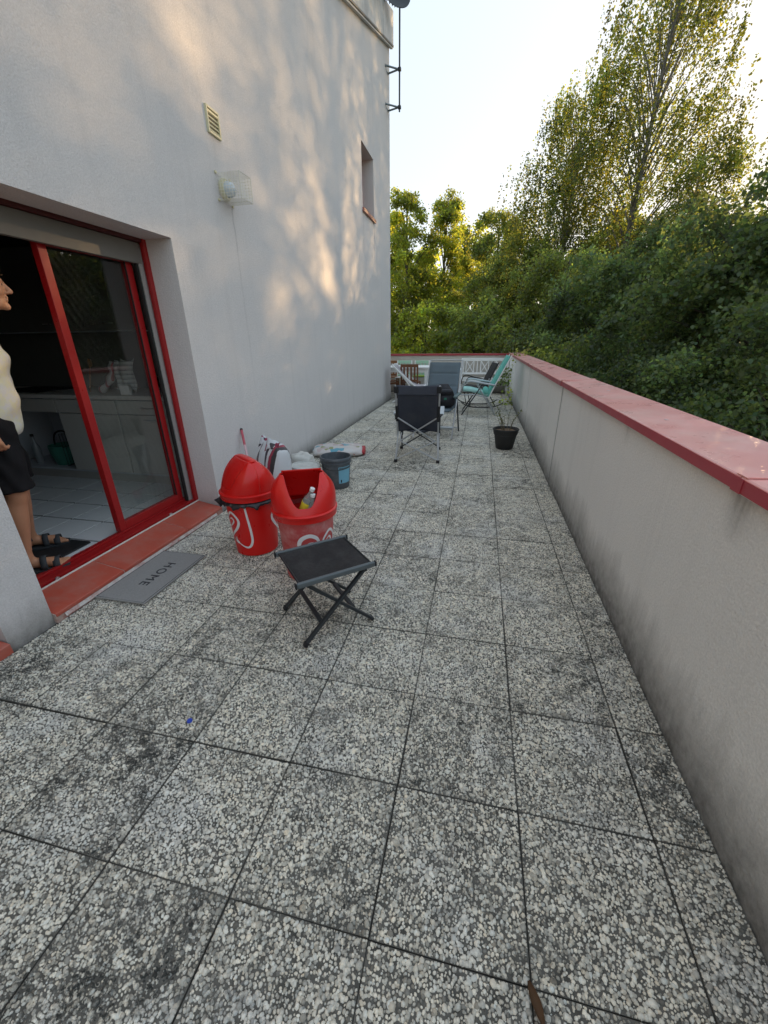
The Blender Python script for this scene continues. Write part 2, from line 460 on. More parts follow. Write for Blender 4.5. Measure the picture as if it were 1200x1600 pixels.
def empty(name, loc=(0, 0, 0), rz=0., parent=None):
    o = bpy.data.objects.new(name, None); COL.objects.link(o); o.location = loc; o.rotation_euler = (0, 0, rz)
    o.empty_display_size = .1
    if parent: o.parent = parent
    return o
def tag(o, label=None, cat=None, group=None, kind=None):
    for k, v in (('label', label), ('category', cat), ('group', group), ('kind', kind)):
        if v: o[k] = v
    return o
def curve(pts, n=8):
    """smooth polyline through points (Catmull-Rom)"""
    P = [Vector(p) for p in pts]; out = []
    for i in range(len(P)-1):
        a, b, c, d = P[max(i-1, 0)], P[i], P[i+1], P[min(i+2, len(P)-1)]
        for k in range(n):
            t = k/n
            out.append(.5*((2*b) + (c-a)*t + (2*a-5*b+4*c-d)*t*t + (3*b-a-3*c+d)*t**3))
    out.append(P[-1]); return out
def np_mesh(name, V, F, mat, col=None, smooth=False):
    """mesh from numpy arrays; F is (n,3) or (n,4)"""
    me = bpy.data.meshes.new(name); k = F.shape[1]
    me.vertices.add(len(V)); me.vertices.foreach_set('co', V.astype(np.float32).ravel())
    me.loops.add(F.size); me.loops.foreach_set('vertex_index', F.astype(np.int32).ravel())
    me.polygons.add(len(F)); me.polygons.foreach_set('loop_start', np.arange(0, F.size, k, dtype=np.int32))
    me.polygons.foreach_set('loop_total', np.full(len(F), k, dtype=np.int32))
    if smooth: me.polygons.foreach_set('use_smooth', np.ones(len(F), dtype=bool))
    me.update(calc_edges=True)
    if col is not None:
        at = me.color_attributes.new('Col', 'FLOAT_COLOR', 'POINT')
        c4 = np.ones((len(V), 4), np.float32); c4[:, :3] = col
        at.data.foreach_set('color', c4.ravel())
    if mat: me.materials.append(mat)
    return me

# --- smooth bodies from distance fields (people, soft bags)
class SDF:
    def __init__(s, lo, hi, h):
        s.lo = np.array(lo, float); s.h = h
        s.n = np.ceil((np.array(hi)-s.lo)/h).astype(int)+1
        s.F = np.full(s.n, .5, np.float32)
        s.ax = [s.lo[i]+h*np.arange(s.n[i]) for i in range(3)]
    def _sub(s, lo, hi, pad):
        sl = []
        for i in range(3):
            a = int(np.clip(math.floor((lo[i]-pad-s.lo[i])/s.h), 0, s.n[i]-1)); b = int(np.clip(math.ceil((hi[i]+pad-s.lo[i])/s.h)+1, 1, s.n[i]))
            sl.append(slice(a, max(b, a+1)))
        X, Y, Z = np.meshgrid(*[s.ax[i][sl[i]] for i in range(3)], indexing='ij', sparse=True)
        return tuple(sl), X, Y, Z
    def _join(s, sl, d, k, op):
        A = s.F[sl]
        if op == 'sub':
            s.F[sl] = np.maximum(A, -d); return
        if k <= 0: s.F[sl] = np.minimum(A, d); return
        h = np.clip(.5+.5*(A-d)/k, 0, 1)
        s.F[sl] = A*(1-h)+d*h-k*h*(1-h)
    def cap(s, a, b, ra, rb=None, k=.02, op='add', flat=None):
        rb = ra if rb is None else rb
        a = np.array(a, float); b = np.array(b, float); m = max(ra, rb)
        sl, X, Y, Z = s._sub(np.minimum(a, b)-m, np.maximum(a, b)+m, .06)
        ba = b-a; L = max(ba@ba, 1e-9)
        t = np.clip(((X-a[0])*ba[0]+(Y-a[1])*ba[1]+(Z-a[2])*ba[2])/L, 0, 1)
        dx, dy, dz = X-a[0]-t*ba[0], Y-a[1]-t*ba[1], Z-a[2]-t*ba[2]
        if flat: dx, dy, dz = dx/flat[0], dy/flat[1], dz/flat[2]
        d = np.sqrt(dx**2+dy**2+dz**2)-(ra+(rb-ra)*t)
        s._join(sl, d.astype(np.float32), k, op)
    def ell(s, c, r, k=.02, op='add'):
        c = np.array(c, float); r = np.array(r, float)
        sl, X, Y, Z = s._sub(c-r, c+r, .06)
        q = np.sqrt(((X-c[0])/r[0])**2+((Y-c[1])/r[1])**2+((Z-c[2])/r[2])**2)
        g = np.sqrt(((X-c[0])/r[0]**2)**2+((Y-c[1])/r[1]**2)**2+((Z-c[2])/r[2]**2)**2)+1e-6
        s._join(sl, (q*(q-1)/g).astype(np.float32), k, op)
    def mesh(s):
        F = s.F; ins = F < 0; h = s.h
        n = np.array(F.shape)-1
        cnt = np.zeros(n, np.int8)
        for dx in (0, 1):
            for dy in (0, 1):
                for dz in (0, 1):
                    cnt += ins[dx:n[0]+dx, dy:n[1]+dy, dz:n[2]+dz]
        act = (cnt > 0) & (cnt < 8); ids = np.argwhere(act)
        idx = np.full(n, -1, np.int64); idx[act] = np.arange(len(ids))
        acc = np.zeros((len(ids), 3)); w = np.zeros(len(ids))
        cor = [(0,0,0),(1,0,0),(0,1,0),(1,1,0),(0,0,1),(1,0,1),(0,1,1),(1,1,1)]
        for i, j in ((0,1),(2,3),(4,5),(6,7),(0,2),(1,3),(4,6),(5,7),(0,4),(1,5),(2,6),(3,7)):
            a, b = np.array(cor[i]), np.array(cor[j])
            fa = F[tuple((ids+a).T)]; fb = F[tuple((ids+b).T)]
            m = (fa < 0) != (fb < 0); t = np.where(m, fa/np.where(m, fa-fb, 1), 0)[:, None]
            acc += np.where(m[:, None], a+(b-a)*t, 0); w += m
        V = s.lo+(ids+acc/w[:, None])*h
        Q = []
        for ax in range(3):
            sl0 = [slice(None)]*3; sl1 = [slice(None)]*3; sl0[ax] = slice(0, -1); sl1[ax] = slice(1, None)
            A, B = ins[tuple(sl0)], ins[tuple(sl1)]
            e = np.argwhere(A != B); u, v = [(1, 2), (2, 0), (0, 1)][ax]
            ok = (e[:, u] > 0) & (e[:, v] > 0) & (e[:, u] < n[u]) & (e[:, v] < n[v]); e = e[ok]
            def cell(du, dv):
                c = e.copy(); c[:, u] -= du; c[:, v] -= dv; return idx[tuple(c.T)]
            q = np.stack([cell(1, 1), cell(0, 1), cell(0, 0), cell(1, 0)], 1)
            fl = B[tuple(e.T)]; q[fl] = q[fl][:, ::-1]
            Q.append(q)
        return V, np.concatenate(Q)

# ================================================================== SETTING: terrace floor
XW, XP, YFAR, YC = -2.19, .80, 12.42, 10.62      # facade plane, parapet plane, far wall, house corner
TS, TX0, TY0 = .4, -.17, .503                    # paving module and one joint crossing
floor = obj('terrace_floor', G().span((-9, -4, -.30), (1.10, YFAR+.25, -.016)), M_joint)
tag(floor, kind='structure')

def pebble_tile(seed, w, d):
    r = np.random.default_rng(seed)
    sp = .0084
    nx, ny = int(w/sp), int(d/sp)
    gx, gy = np.meshgrid((np.arange(nx)+.5)/nx*w-w/2, (np.arange(ny)+.5)/ny*d-d/2)
    gx = gx + (np.arange(ny)[:, None] % 2)*sp*.4 - sp*.2
    P = np.stack([gx.ravel(), gy.ravel()], 1)+r.normal(0, sp*.27, (nx*ny, 2))
    m0 = len(P); P = np.concatenate([P, np.stack([r.uniform(-w/2, w/2, m0//3), r.uniform(-d/2, d/2, m0//3)], 1)])
    n = len(P)
    ra = r.gamma(9, 1/9., n)*.0051; ra = np.clip(ra, .0027, .0112); ra[m0:] *= .58
    rb = ra*r.uniform(.62, .98, n); an = r.uniform(0, np.pi, n)
    P[:, 0] = np.clip(P[:, 0], -w/2+ra*.85, w/2-ra*.85); P[:, 1] = np.clip(P[:, 1], -d/2+ra*.85, d/2-ra*.85)
    hz = rb*r.uniform(.50, .85, n)+.0008
    K = 6; th = np.arange(K)*2*np.pi/K
    prof = [(1.0, -.35), (.80, .62), (.36, .96)]
    V = np.zeros((n, 3*K+1, 3))
    ca, sa = np.cos(an)[:, None], np.sin(an)[:, None]
    for j, (q, zz) in enumerate(prof):
        wob = 1+r.normal(0, .05, (n, K))
        x = ra[:, None]*q*np.cos(th)*wob; y = rb[:, None]*q*np.sin(th)*wob
        V[:, j*K:(j+1)*K, 0] = P[:, :1]+x*ca-y*sa; V[:, j*K:(j+1)*K, 1] = P[:, 1:]+x*sa+y*ca
        V[:, j*K:(j+1)*K, 2] = hz[:, None]*zz
    V[:, -1, :2] = P; V[:, -1, 2] = hz
    f = []
    for j in range(2):
        for k in range(K):
            l = (k+1) % K; a, b, c, e = j*K+k, j*K+l, (j+1)*K+l, (j+1)*K+k
            f += [(a, b, c), (a, c, e)]
    f += [(2*K+k, 2*K+(k+1) % K, 3*K) for k in range(K)]
    f = np.array(f); F = (f[None]+(np.arange(n)*(3*K+1))[:, None, None]).reshape(-1, 3)
    val = np.clip(r.normal(.76, .23, n), .14, .95); dark = r.random(n) < .08; val[dark] *= r.uniform(.25, .5, dark.sum())
    lite = r.random(n) < .12; val[lite] = r.uniform(.72, .88, lite.sum())
    tint = r.normal(0, .025, n)
    c = np.stack([val*(1.0+tint), val*.945, val*(.82-tint)], 1)
    colr = np.repeat(c, 3*K+1, 0)
    return np_mesh('pebbles', V.reshape(-1, 3), F, M_peb, colr, True)
GAP = .0030
PEB = [pebble_tile(100+i, TS-GAP-.001, TS-GAP-.001) for i in range(5)]
STRIP_W = XP-(TX0+2*TS)
PEBS = [pebble_tile(200+i, STRIP_W-GAP-.001, TS-GAP-.001) for i in range(2)]
slab = mesh_of('paving_tile', G().box((0, 0, -.016), (TS-GAP, TS-GAP, .032))); slab.materials.append(M_cement)
slab_s = mesh_of('paving_tile', G().box((0, 0, -.016), (STRIP_W-GAP, TS-GAP, .032))); slab_s.materials.append(M_cement)
def lay(ix, jy, strip=False):
    y = TY0+TS*(jy+.5)
    x = (TX0+2*TS+STRIP_W/2) if strip else TX0+TS*(ix+.5)
    t = bpy.data.objects.new('paving_tile', slab_s if strip else slab); COL.objects.link(t); t.parent = floor
    t.location = (x+random.uniform(-.001, .001), y+random.uniform(-.0012, .0012), -.006+random.uniform(-.0018, .0018))
    rz = random.choice((0, math.pi)) if strip else random.randrange(4)*math.pi/2
    t.rotation_euler = (random.gauss(0, .0022), random.gauss(0, .0022), rz+random.gauss(0, .002))
    p = bpy.data.objects.new('pebbles', random.choice(PEBS if strip else PEB)); COL.objects.link(p); p.parent = t
    p['kind'] = 'stuff'
for jy in range(-2, 29):
    for ix in range(-5, 2): lay(ix, jy)
    lay(0, jy, True)
for jy in range(25, 29): lay(-6, jy)

# ground far below, to the horizon
def ground_fn(u, v):
    x, y = (u-.5)*900, (v-.35)*900
    return (x, y, -3.3 + .25*math.sin(x*.13)+.25*math.cos(y*.11))
ground = obj('ground', G().grid(ground_fn, 90, 90), mk('leaf_litter_ground', (.055, .060, .025), .95, 0, .4, .6, .6, 3., .1, dirt=(.04, .03, .018), dscale=.5), smooth=True, auto=False)
tag(ground, kind='structure')

# ================================================================== parapet walls with red metal coping
CAPZ = 1.035
def parapet(name, a, b, inner_n, seams, label, mat):
    """a,b: inner face ends (x,y); inner_n: outward direction away from the terrace"""
    root = empty(name, (0, 0, 0)); tag(root, label, 'parapet wall')
    a, b, n = Vector((a[0], a[1], 0)), Vector((b[0], b[1], 0)), Vector((inner_n[0], inner_n[1], 0))
    d = (b-a).normalized(); L = (b-a).length
    T = .20
    def slabm(s0, s1, in0, z0, z1, t):
        p = a+d*s0+n*in0; q = a+d*s1+n*(in0+t)
        return G().span((p.x, p.y, z0), (q.x, q.y, z1))
    return root, slabm, L
root, sl, L = parapet('parapet_wall', (XP, -3.0), (XP, YFAR+.2), (1, 0), [], 'long pale rendered parapet with red metal coping along the right of the terrace', M_para)
# render panels: two control joints show as dark grooves
cuts = [0, 4.34+3.0, 7.10+3.0, L]
for i in range(3):
    s0 = cuts[i]+(.026 if i else 0)
    obj('render_panel', sl(s0, cuts[i+1]-.026, 0, -.02, 1.002, .20), M_para, root, bevel=.004)
for k in (1, 2): obj('joint_filler', sl(cuts[k]-.024, cuts[k]+.024, .006, -.02, .995, .17), mk('joint_sealant', (.20, .20, .195), .8, 0, .2, 12), root)
core = obj('outer_slab', sl(0, L, .203, -3.4, .985, .04), M_para, root)
seam_y = [-3.0, -.6, 1.33, 4.30, 7.25, 10.1, YFAR+.24]
for i in range(len(seam_y)-1):
    y0, y1 = seam_y[i]+.002, seam_y[i+1]-.002
    dz = random.uniform(-.002, .002)
    g = G()
    # folded sheet: inner drip face, sloping top, outer drip face
    xi, xo = XP-.028, XP+.262
    z0, z1 = .990+dz, CAPZ+dz
    prof = [(xi+.004, z0), (xi, z0), (xi, z1-.004), (xi+.004, z1), (xo-.004, z1+.014), (xo, z1+.010), (xo, z0+.01), (xo-.004, z0+.01), (xo-.004, z1+.004), (xi+.004, z1-.006)]
    m = len(prof); v = [(x, y0, z) for x, z in prof]+[(x, y1, z) for x, z in prof]
    f = [(k, (k+1) % m, m+(k+1) % m, m+k) for k in range(m)]+[tuple(range(m)), tuple(range(2*m-1, m-1, -1))]
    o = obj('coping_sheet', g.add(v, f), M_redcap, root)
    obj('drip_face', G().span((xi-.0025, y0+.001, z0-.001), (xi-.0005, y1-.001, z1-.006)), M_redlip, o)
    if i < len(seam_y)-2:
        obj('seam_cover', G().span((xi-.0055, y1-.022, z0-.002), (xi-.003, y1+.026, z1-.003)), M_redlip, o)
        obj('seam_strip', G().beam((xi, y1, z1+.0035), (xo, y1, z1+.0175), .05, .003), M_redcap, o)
    for k in range(2):
        yy = y0+(y1-y0)*(.3+.4*k)
        obj('lime_spot', G().lathe([(.010+.004*k, 0), (.008, .0012), (0, .0016)], 7, (XP+.10+.05*k, yy, z1+.0135*(.128+.05*k)/.29+.0012), 1., 1.8), mk('lime_spatter', (.62, .45, .42), .9), o)
root, sl, L = parapet('parapet_wall', (XP, YFAR), (-9.0, YFAR), (0, 1), [], 'pale rendered end wall with thin red coping closing the far end of the terrace', M_para)
obj('render_panel', sl(.001, L, 0, -.02, .985, .22), M_farwall, root)
for i in range(4):
    x1 = XP-.03-i*2.45; x0 = x1-2.446
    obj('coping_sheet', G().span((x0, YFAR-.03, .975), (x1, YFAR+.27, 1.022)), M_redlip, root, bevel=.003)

# ================================================================== HOUSE
house = empty('house', (XW, 4.5, 0)); tag(house, 'tall grey rendered house with red sliding door and sloping zinc edged roof', 'house')
def hp(o):   # parent keeping world placement
    o.parent = house; o.matrix_parent_inverse = Matrix.Translation(house.location).inverted(); return o
def roof_z(y): return 5.70+.318*(y-7.5)
Y0 = -3.4
DOOR = (1.38, 2.975, 2.092); DOOR2 = (-.75, 1.15, 2.092); WIN = (8.275, 9.11, 3.525, 4.456)
REV = .21
def wall_with_holes(yb, zb, holes, x0, x1):
    g = G()
    def hole(i, j): return any(h[0]-1e-6 <= yb[i] and yb[i+1] <= h[1]+1e-6 and h[2]-1e-6 <= zb[j] and zb[j+1] <= h[3]+1e-6 for h in holes)
    def zz(j, y): return roof_z(y) if j == len(zb)-1 else zb[j]
    for i in range(len(yb)-1):
        for j in range(len(zb)-1):
            if hole(i, j): continue
            a, b = yb[i], yb[i+1]
            for x, fl in ((x0, 0), (x1, 1)):
                q = [(x, a, zz(j, a)), (x, b, zz(j, b)), (x, b, zz(j+1, b)), (x, a, zz(j+1, a))]
                g.add(q if not fl else q[::-1], [(0, 1, 2, 3)])
    for h in holes:
        a, b, c, d = h
        for q in ([(x0, a, c), (x1, a, c), (x1, a, d), (x0, a, d)], [(x0, b, d), (x1, b, d), (x1, b, c), (x0, b, c)],
                  [(x0, a, d), (x1, a, d), (x1, b, d), (x0, b, d)], [(x0, b, c), (x1, b, c), (x1, a, c), (x0, a, c)]):
            g.add(q, [(0, 1, 2, 3)])
    a, b = yb[0], yb[-1]
    g.add([(x0, a, zb[0]), (x0, a, roof_z(a)), (x1, a, roof_z(a)), (x1, a, zb[0])], [(0, 1, 2, 3)])
    g.add([(x0, b, zb[0]), (x1, b, zb[0]), (x1, b, roof_z(b)), (x0, b, roof_z(b))], [(0, 1, 2, 3)])
    return g
def split(lo, hi, pts, step):
    s = sorted(set([lo, hi]+list(pts))); out = []
    for a, b in zip(s, s[1:]):
        n = max(1, int((b-a)/step)); out += [a+(b-a)*k/n for k in range(n)]
    return out+[hi]
def facade():
    g = G()
    ys = split(Y0, 5.0, [DOOR[0], DOOR[1], DOOR2[0], DOOR2[1]], 9)
    a = wall_with_holes(ys, [-.05, 0., 2.092, 99], [(DOOR[0], DOOR[1], 0., 2.092), (DOOR2[0], DOOR2[1], 0., 2.092)], XW, XW-.30)
    g.add(a.v, a.f)
    b = wall_with_holes(split(5.0, YC, [WIN[0], WIN[1]], 9), [-.05, 0., WIN[2], WIN[3], 99], [WIN], XW, XW-.30)
    g.add(b.v, b.f); return g
fo = hp(obj('facade', facade(), M_wall))
bm = bmesh.new(); bm.from_mesh(fo.data); bmesh.ops.remove_doubles(bm, verts=bm.verts, dist=1e-5)
dead = [f for f in bm.faces if abs(f.calc_center_median().y-5.0) < 1e-4]
bmesh.ops.delete(bm, geom=dead, context='FACES'); bm.to_mesh(fo.data); bm.free()
# end and back walls and the sloping roof
XB = -8.2
for nm, y in (('end_wall', Y0), ('end_wall', YC-.30)):
    v = [(XB, y, -.05), (XW-.301, y, -.05), (XW-.301, y, roof_z(y)), (XB, y, roof_z(y))]
    v += [(x, y+.30-(0 if y < 0 else .002), z) for x, _, z in v]
    v[6] = (v[6][0], v[6][1], roof_z(y+.3)-.004); v[7] = (v[7][0], v[7][1], roof_z(y+.3)-.004)
    hp(obj(nm, G().add(v, [(0, 1, 2, 3), (7, 6, 5, 4), (0, 4, 5, 1), (1, 5, 6, 2), (2, 6, 7, 3), (3, 7, 4, 0)]), M_wall))
hp(obj('back_wall', G().add([(XB, Y0+.31, -.05), (XB, YC-.31, -.05), (XB, YC-.31, roof_z(YC-.31)), (XB, Y0+.31, roof_z(Y0+.31)),
    (XB+.3, Y0+.31, -.05), (XB+.3, YC-.31, -.05), (XB+.3, YC-.31, roof_z(YC-.31)), (XB+.3, Y0+.31, roof_z(Y0+.31))],
    [(0, 3, 2, 1), (4, 5, 6, 7), (0, 1, 5, 4), (1, 2, 6, 5), (2, 3, 7, 6), (3, 0, 4, 7)]), M_wall))
ra, rb = Y0-.2, YC+.10
v = []
for dz in (.012, .10):
    v += [(XB-.1, ra, roof_z(ra)+dz), (XW+.02, ra, roof_z(ra)+dz), (XW+.02, rb, roof_z(rb)+dz), (XB-.1, rb, roof_z(rb)+dz)]
roof = hp(obj('roof', G().add(v, [(0, 3, 2, 1), (4, 5, 6, 7), (0, 1, 5, 4), (1, 2, 6, 5), (2, 3, 7, 6), (3, 0, 4, 7)]), M_zinc))
# zinc verge: upright sheets and a dark drip edge with a bead
n = 16
for k in range(n):
    y0 = ra+(rb-ra)*k/n; y1 = ra+(rb-ra)*(k+1)/n-.006
    q = []
    off = .045+.003*(k % 2)
    for x in (XW+off, XW+off+.012):
        q += [(x, y0, roof_z(y0)+.02), (x, y1, roof_z(y1)+.02), (x, y1, roof_z(y1)+.50), (x, y0, roof_z(y0)+.50)]
    obj('verge_sheet', G().add(q, [(0, 3, 2, 1), (4, 5, 6, 7), (0, 1, 5, 4), (1, 2, 6, 5), (2, 3, 7, 6), (3, 0, 4, 7)]), M_zinc, roof)
def under(parent, o):
    o.parent = parent; return o
under(roof, obj('drip_edge', G().tube([(XW+.052, ra, roof_z(ra)+.005), (XW+.052, rb+.01, roof_z(rb)+.005)], .020, 10), M_darkmetal, smooth=True))
under(roof, obj('drip_bead', G().beam((XW+.03, ra, roof_z(ra)-.028), (XW+.03, rb, roof_z(rb)-.028), .05, .02), M_zinc))
under(roof, obj('verge_end', G().span((XW-.10, rb+.002, roof_z(rb)+.0), (XW+.06, rb+.014, roof_z(rb)+.502)), M_zinc))

# small upper window: deep reveal, red brown sill, dark pane
wn_ = hp(empty('window'))
under(wn_, obj('window_frame', G().span((XW-.262, WIN[0]+.001, WIN[2]+.03), (XW-.222, WIN[0]+.05, WIN[3]-.001)).span((XW-.262, WIN[1]-.05, WIN[2]+.03), (XW-.222, WIN[1]-.001, WIN[3]-.001))
    .span((XW-.262, WIN[0]+.05, WIN[3]-.05), (XW-.222, WIN[1]-.05, WIN[3]-.001)).span((XW-.262, WIN[0]+.05, WIN[2]+.03), (XW-.222, WIN[1]-.05, WIN[2]+.08)), M_redframe))
under(wn_, obj('window_pane', G().span((XW-.248, WIN[0]+.05, WIN[2]+.08), (XW-.240, WIN[1]-.05, WIN[3]-.05)), M_glass))
under(wn_, obj('window_sill', G().add([(XW-.222, WIN[0]+.002, WIN[2]+.052), (XW-.222, WIN[1]-.002, WIN[2]+.052), (XW+.035, WIN[1]+.03, WIN[2]+.004), (XW+.035, WIN[0]-.03, WIN[2]+.004),
    (XW-.222, WIN[0]+.002, WIN[2]+.002), (XW-.222, WIN[1]-.002, WIN[2]+.002), (XW+.035, WIN[1]+.03, WIN[2]-.05), (XW+.035, WIN[0]-.03, WIN[2]-.05)],
    [(0, 3, 2, 1), (4, 5, 6, 7), (0, 1, 5, 4), (1, 2, 6, 5), (2, 3, 7, 6), (3, 0, 4, 7)]), M_slate))
under(wn_, obj('room_blind', G().span((XW-.299, WIN[0]-.1, WIN[2]-.1), (XW-.294, WIN[1]+.1, WIN[3]+.1)), M_room))

# sliding door: red outer frame, shutter guides, one glazed leaf on the right, left half open
y0, y1, zt = DOOR
sd = hp(empty('sliding_door'))
xf = XW-REV
def dpart(nm, a, b, mat, bevel=.003): return under(sd, obj(nm, G().span(a, b), mat, bevel=bevel))
dpart('frame_jamb', (xf-.03, y1-.034, .095), (xf, y1+.005, zt), M_redframe)
dpart('frame_jamb', (xf-.03, y0-.005, .095), (xf, y0+.042, zt), M_redframe)
dpart('shutter_guide', (xf-.058, y1-.075, .10), (xf-.031, y1-.035, 2.03), M_alum)
dpart('shutter_guide', (xf-.058, y0+.043, .10), (xf-.031, y0+.075, 2.03), M_alum)
dpart('guide_slot', (xf-.066, y1-.092, .10), (xf-.040, y1-.0755, 2.03), M_gap)
dpart('head_rail', (xf-.06, y0-.004, 2.068), (xf-.008, y1+.004, zt+.004), M_headdark)
dpart('shutter_box_lid', (xf-.062, y0+.043, 1.935), (xf-.030, y1-.043, 2.066), M_lid)
dpart('bottom_rail', (xf-.15, y0-.004, .06), (xf-.012, y1+.004, .118), M_redframe)
dpart('bottom_track', (xf-.10, y0-.004, .118), (xf-.074, y1-.05, .135), M_redframe)
LX0, LX1, LY0, LY1 = xf-.125, xf-.080, 2.195, y1-.092
dpart('leaf_stile', (LX0, LY0, .136), (LX1, LY0+.054, 1.995), M_redframe)
dpart('leaf_stile', (LX0, LY1-.054, .136), (LX1, LY1, 1.995), M_redframe)
dpart('leaf_rail', (LX0, LY0+.054, .136), (LX1, LY1-.054, .196), M_redframe)
dpart('leaf_rail', (LX0, LY0+.054, 1.94), (LX1, LY1-.054, 1.995), M_redframe)
dpart('glass_pane', (LX0+.017, LY0+.050, .19), (LX0+.027, LY1-.050, 1.945), M_glass, 0)
dpart('glazing_seal', (LX1-.012, LY1-.062, .19), (LX1-.004, LY1-.0545, 1.945), M_gap, 0)
for yy in (1.62, 2.62):
    under(sd, obj('drain_cap', G().lathe([(.016, 0), (.014, .006), (0, .007)], 12, (0, 0, 0)), M_steel, loc=(xf-.006, yy, .10), rot=(0, R(75), 0)))
# tiled sill in front of the door
sill = hp(empty('door_sill'))
zf, zk = .050, .094
cuts = [y0+.004, 1.86, 2.50, y1-.004]
for a, b in zip(cuts, cuts[1:]):
    a += .003; b -= .003
    under(sill, obj('sill_tile', G().add([(xf-.001, a, zk), (xf-.001, b, zk), (XW+.022, b, zf), (XW+.022, a, zf), (xf-.001, a, zk-.03), (xf-.001, b, zk-.03), (XW+.022, b, zf-.022), (XW+.022, a, zf-.022)],
        [(0, 3, 2, 1), (4, 5, 6, 7), (0, 1, 5, 4), (1, 2, 6, 5), (2, 3, 7, 6), (3, 0, 4, 7)]), M_terra, bevel=.004))
under(sill, obj('mortar_bed', G().add([(xf, y0+.003, zk-.004), (xf, y1-.003, zk-.004), (XW+.018, y1-.003, zf-.004), (XW+.018, y0+.003, zf-.004), (xf, y0+.003, -.01), (xf, y1-.003, -.01), (XW+.018, y1-.003, -.01), (XW+.018, y0+.003, -.01)],
        [(0, 3, 2, 1), (4, 5, 6, 7), (0, 1, 5, 4), (1, 2, 6, 5), (2, 3, 7, 6), (3, 0, 4, 7)]), mk('sill_mortar', (.48, .36, .31), .9, 0, .3, 25, .6, 60, .1, dirt=(.42, .07, .045), dscale=9)))
under(sill, obj('paint_flake_line', G().add([(XW+.0225, y0+.05, .028), (XW+.0225, y1-.1, .028), (XW+.031, y1-.1, .008), (XW+.031, y0+.05, .008)], [(0, 1, 2, 3)]), mk('flaked_white_paint', (.62, .58, .54), .9, 0, .3, 40, .6, 60, .1, dirt=(.40, .07, .05), dscale=14)))
under(sill, obj('caulk_line', G().tube([(xf+.004, y0+.005, zk+.004), (xf+.004, y1-.005, zk+.004)], .006, 6), M_mortar, smooth=True))

# second door opening nearest the camera: red frame, dark closed leaf
d2 = hp(empty('garden_door'))
y0, y1 = DOOR2[0], DOOR2[1]
def d2part(nm, a, b, mat, bevel=.003): return under(d2, obj(nm, G().span(a, b), mat, bevel=bevel))
d2part('frame_jamb', (xf-.06, y1-.05, .095), (xf, y1+.004, zt), M_redframe)
d2part('frame_jamb', (xf-.06, y0-.004, .095), (xf, y0+.05, zt), M_redframe)
d2part('head_rail', (xf-.06, y0+.05, 2.03), (xf, y1-.05, zt+.004), M_redframe)
d2part('glass_pane', (xf-.04, y0+.05, .14), (xf-.03, y1-.05, 2.03), M_glass, 0)
d2part('dark_blind', (xf-.085, y0+.005, .14), (xf-.08, y1-.005, 2.03), M_room, 0)
d2part('bottom_rail', (xf-.06, y0+.05, .06), (xf-.002, y1-.05, .14), M_redframe)
sill2 = hp(empty('door_sill'))
for a, b in ((y0+.004, .2), (.206, y1-.004)):
    under(sill2, obj('sill_tile', G().add([(xf-.001, a, zk), (xf-.001, b, zk), (XW+.022, b, zf), (XW+.022, a, zf), (xf-.001, a, -.01), (xf-.001, b, -.01), (XW+.022, b, -.01), (XW+.022, a, -.01)],
        [(0, 3, 2, 1), (4, 5, 6, 7), (0, 1, 5, 4), (1, 2, 6, 5), (2, 3, 7, 6), (3, 0, 4, 7)]), M_terra, bevel=.004))

# ================================================================== kitchen behind the door
KZ, KX, KY0, KY1 = .10, -5.6, 1.18, 3.86
kf = obj('kitchen_floor', G().span((KX, KY0, .0), (xf-.151, KY1, KZ-.006)), M_kgrout); tag(kf, kind='structure')
kt = mesh_of('floor_tile', G().box((0, 0, -.006), (.285, .285, .012))); kt.materials.append(M_ktile)
x = xf-.151-.15
while x > KX+.1:
    y = KY0+.16
    while y < KY1-.1:
        o = bpy.data.objects.new('floor_tile', kt); COL.objects.link(o); o.parent = kf
        o.location = (x, y, KZ+random.uniform(-.0006, .0006)); o.rotation_euler = (random.gauss(0, .001), random.gauss(0, .001), 0)
        y += .30
    x -= .30
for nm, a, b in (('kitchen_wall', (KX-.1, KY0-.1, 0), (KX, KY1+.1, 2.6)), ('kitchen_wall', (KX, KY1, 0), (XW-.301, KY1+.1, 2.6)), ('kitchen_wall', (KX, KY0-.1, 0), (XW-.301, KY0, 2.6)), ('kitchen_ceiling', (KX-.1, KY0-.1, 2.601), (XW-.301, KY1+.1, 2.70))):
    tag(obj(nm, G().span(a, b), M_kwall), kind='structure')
kc = empty('kitchen_counter', (-3.9, 3.24, KZ)); tag(kc, 'grey kitchen base units with pale worktop behind the sliding door', 'kitchen counter')
def kpart(nm, a, b, mat, par=None, bevel=.002):
    o = obj(nm, G().span(a, b), mat, par or kc, bevel=bevel); return o
xl, xr = -1.65, 1.32            # local extents in x
kpart('plinth', (xl, .06, .0), (xr, .58, .10), M_cab)
kpart('countertop', (xl, -.02, .83), (xr, .60, .868), M_counter, bevel=.006)
kpart('back_panel', (xl, .585, .10), (xr, .60, .829), M_cabin)
kpart('bottom_panel', (xl, .0, .101), (xr, .584, .118), M_cabin)
divs = [-1.65, -.98, -.08, .62, 1.32]
for d in divs: kpart('side_panel', (d-.008, .001, .119), (d+.008, .584, .829), M_cabin)
def handle(x, z, par):
    return obj('handle', G().tube([(x-.06, -.02, z), (x-.06, -.045, z), (x+.06, -.045, z), (x+.06, -.02, z)], .005, 8), M_steel, par, smooth=True)
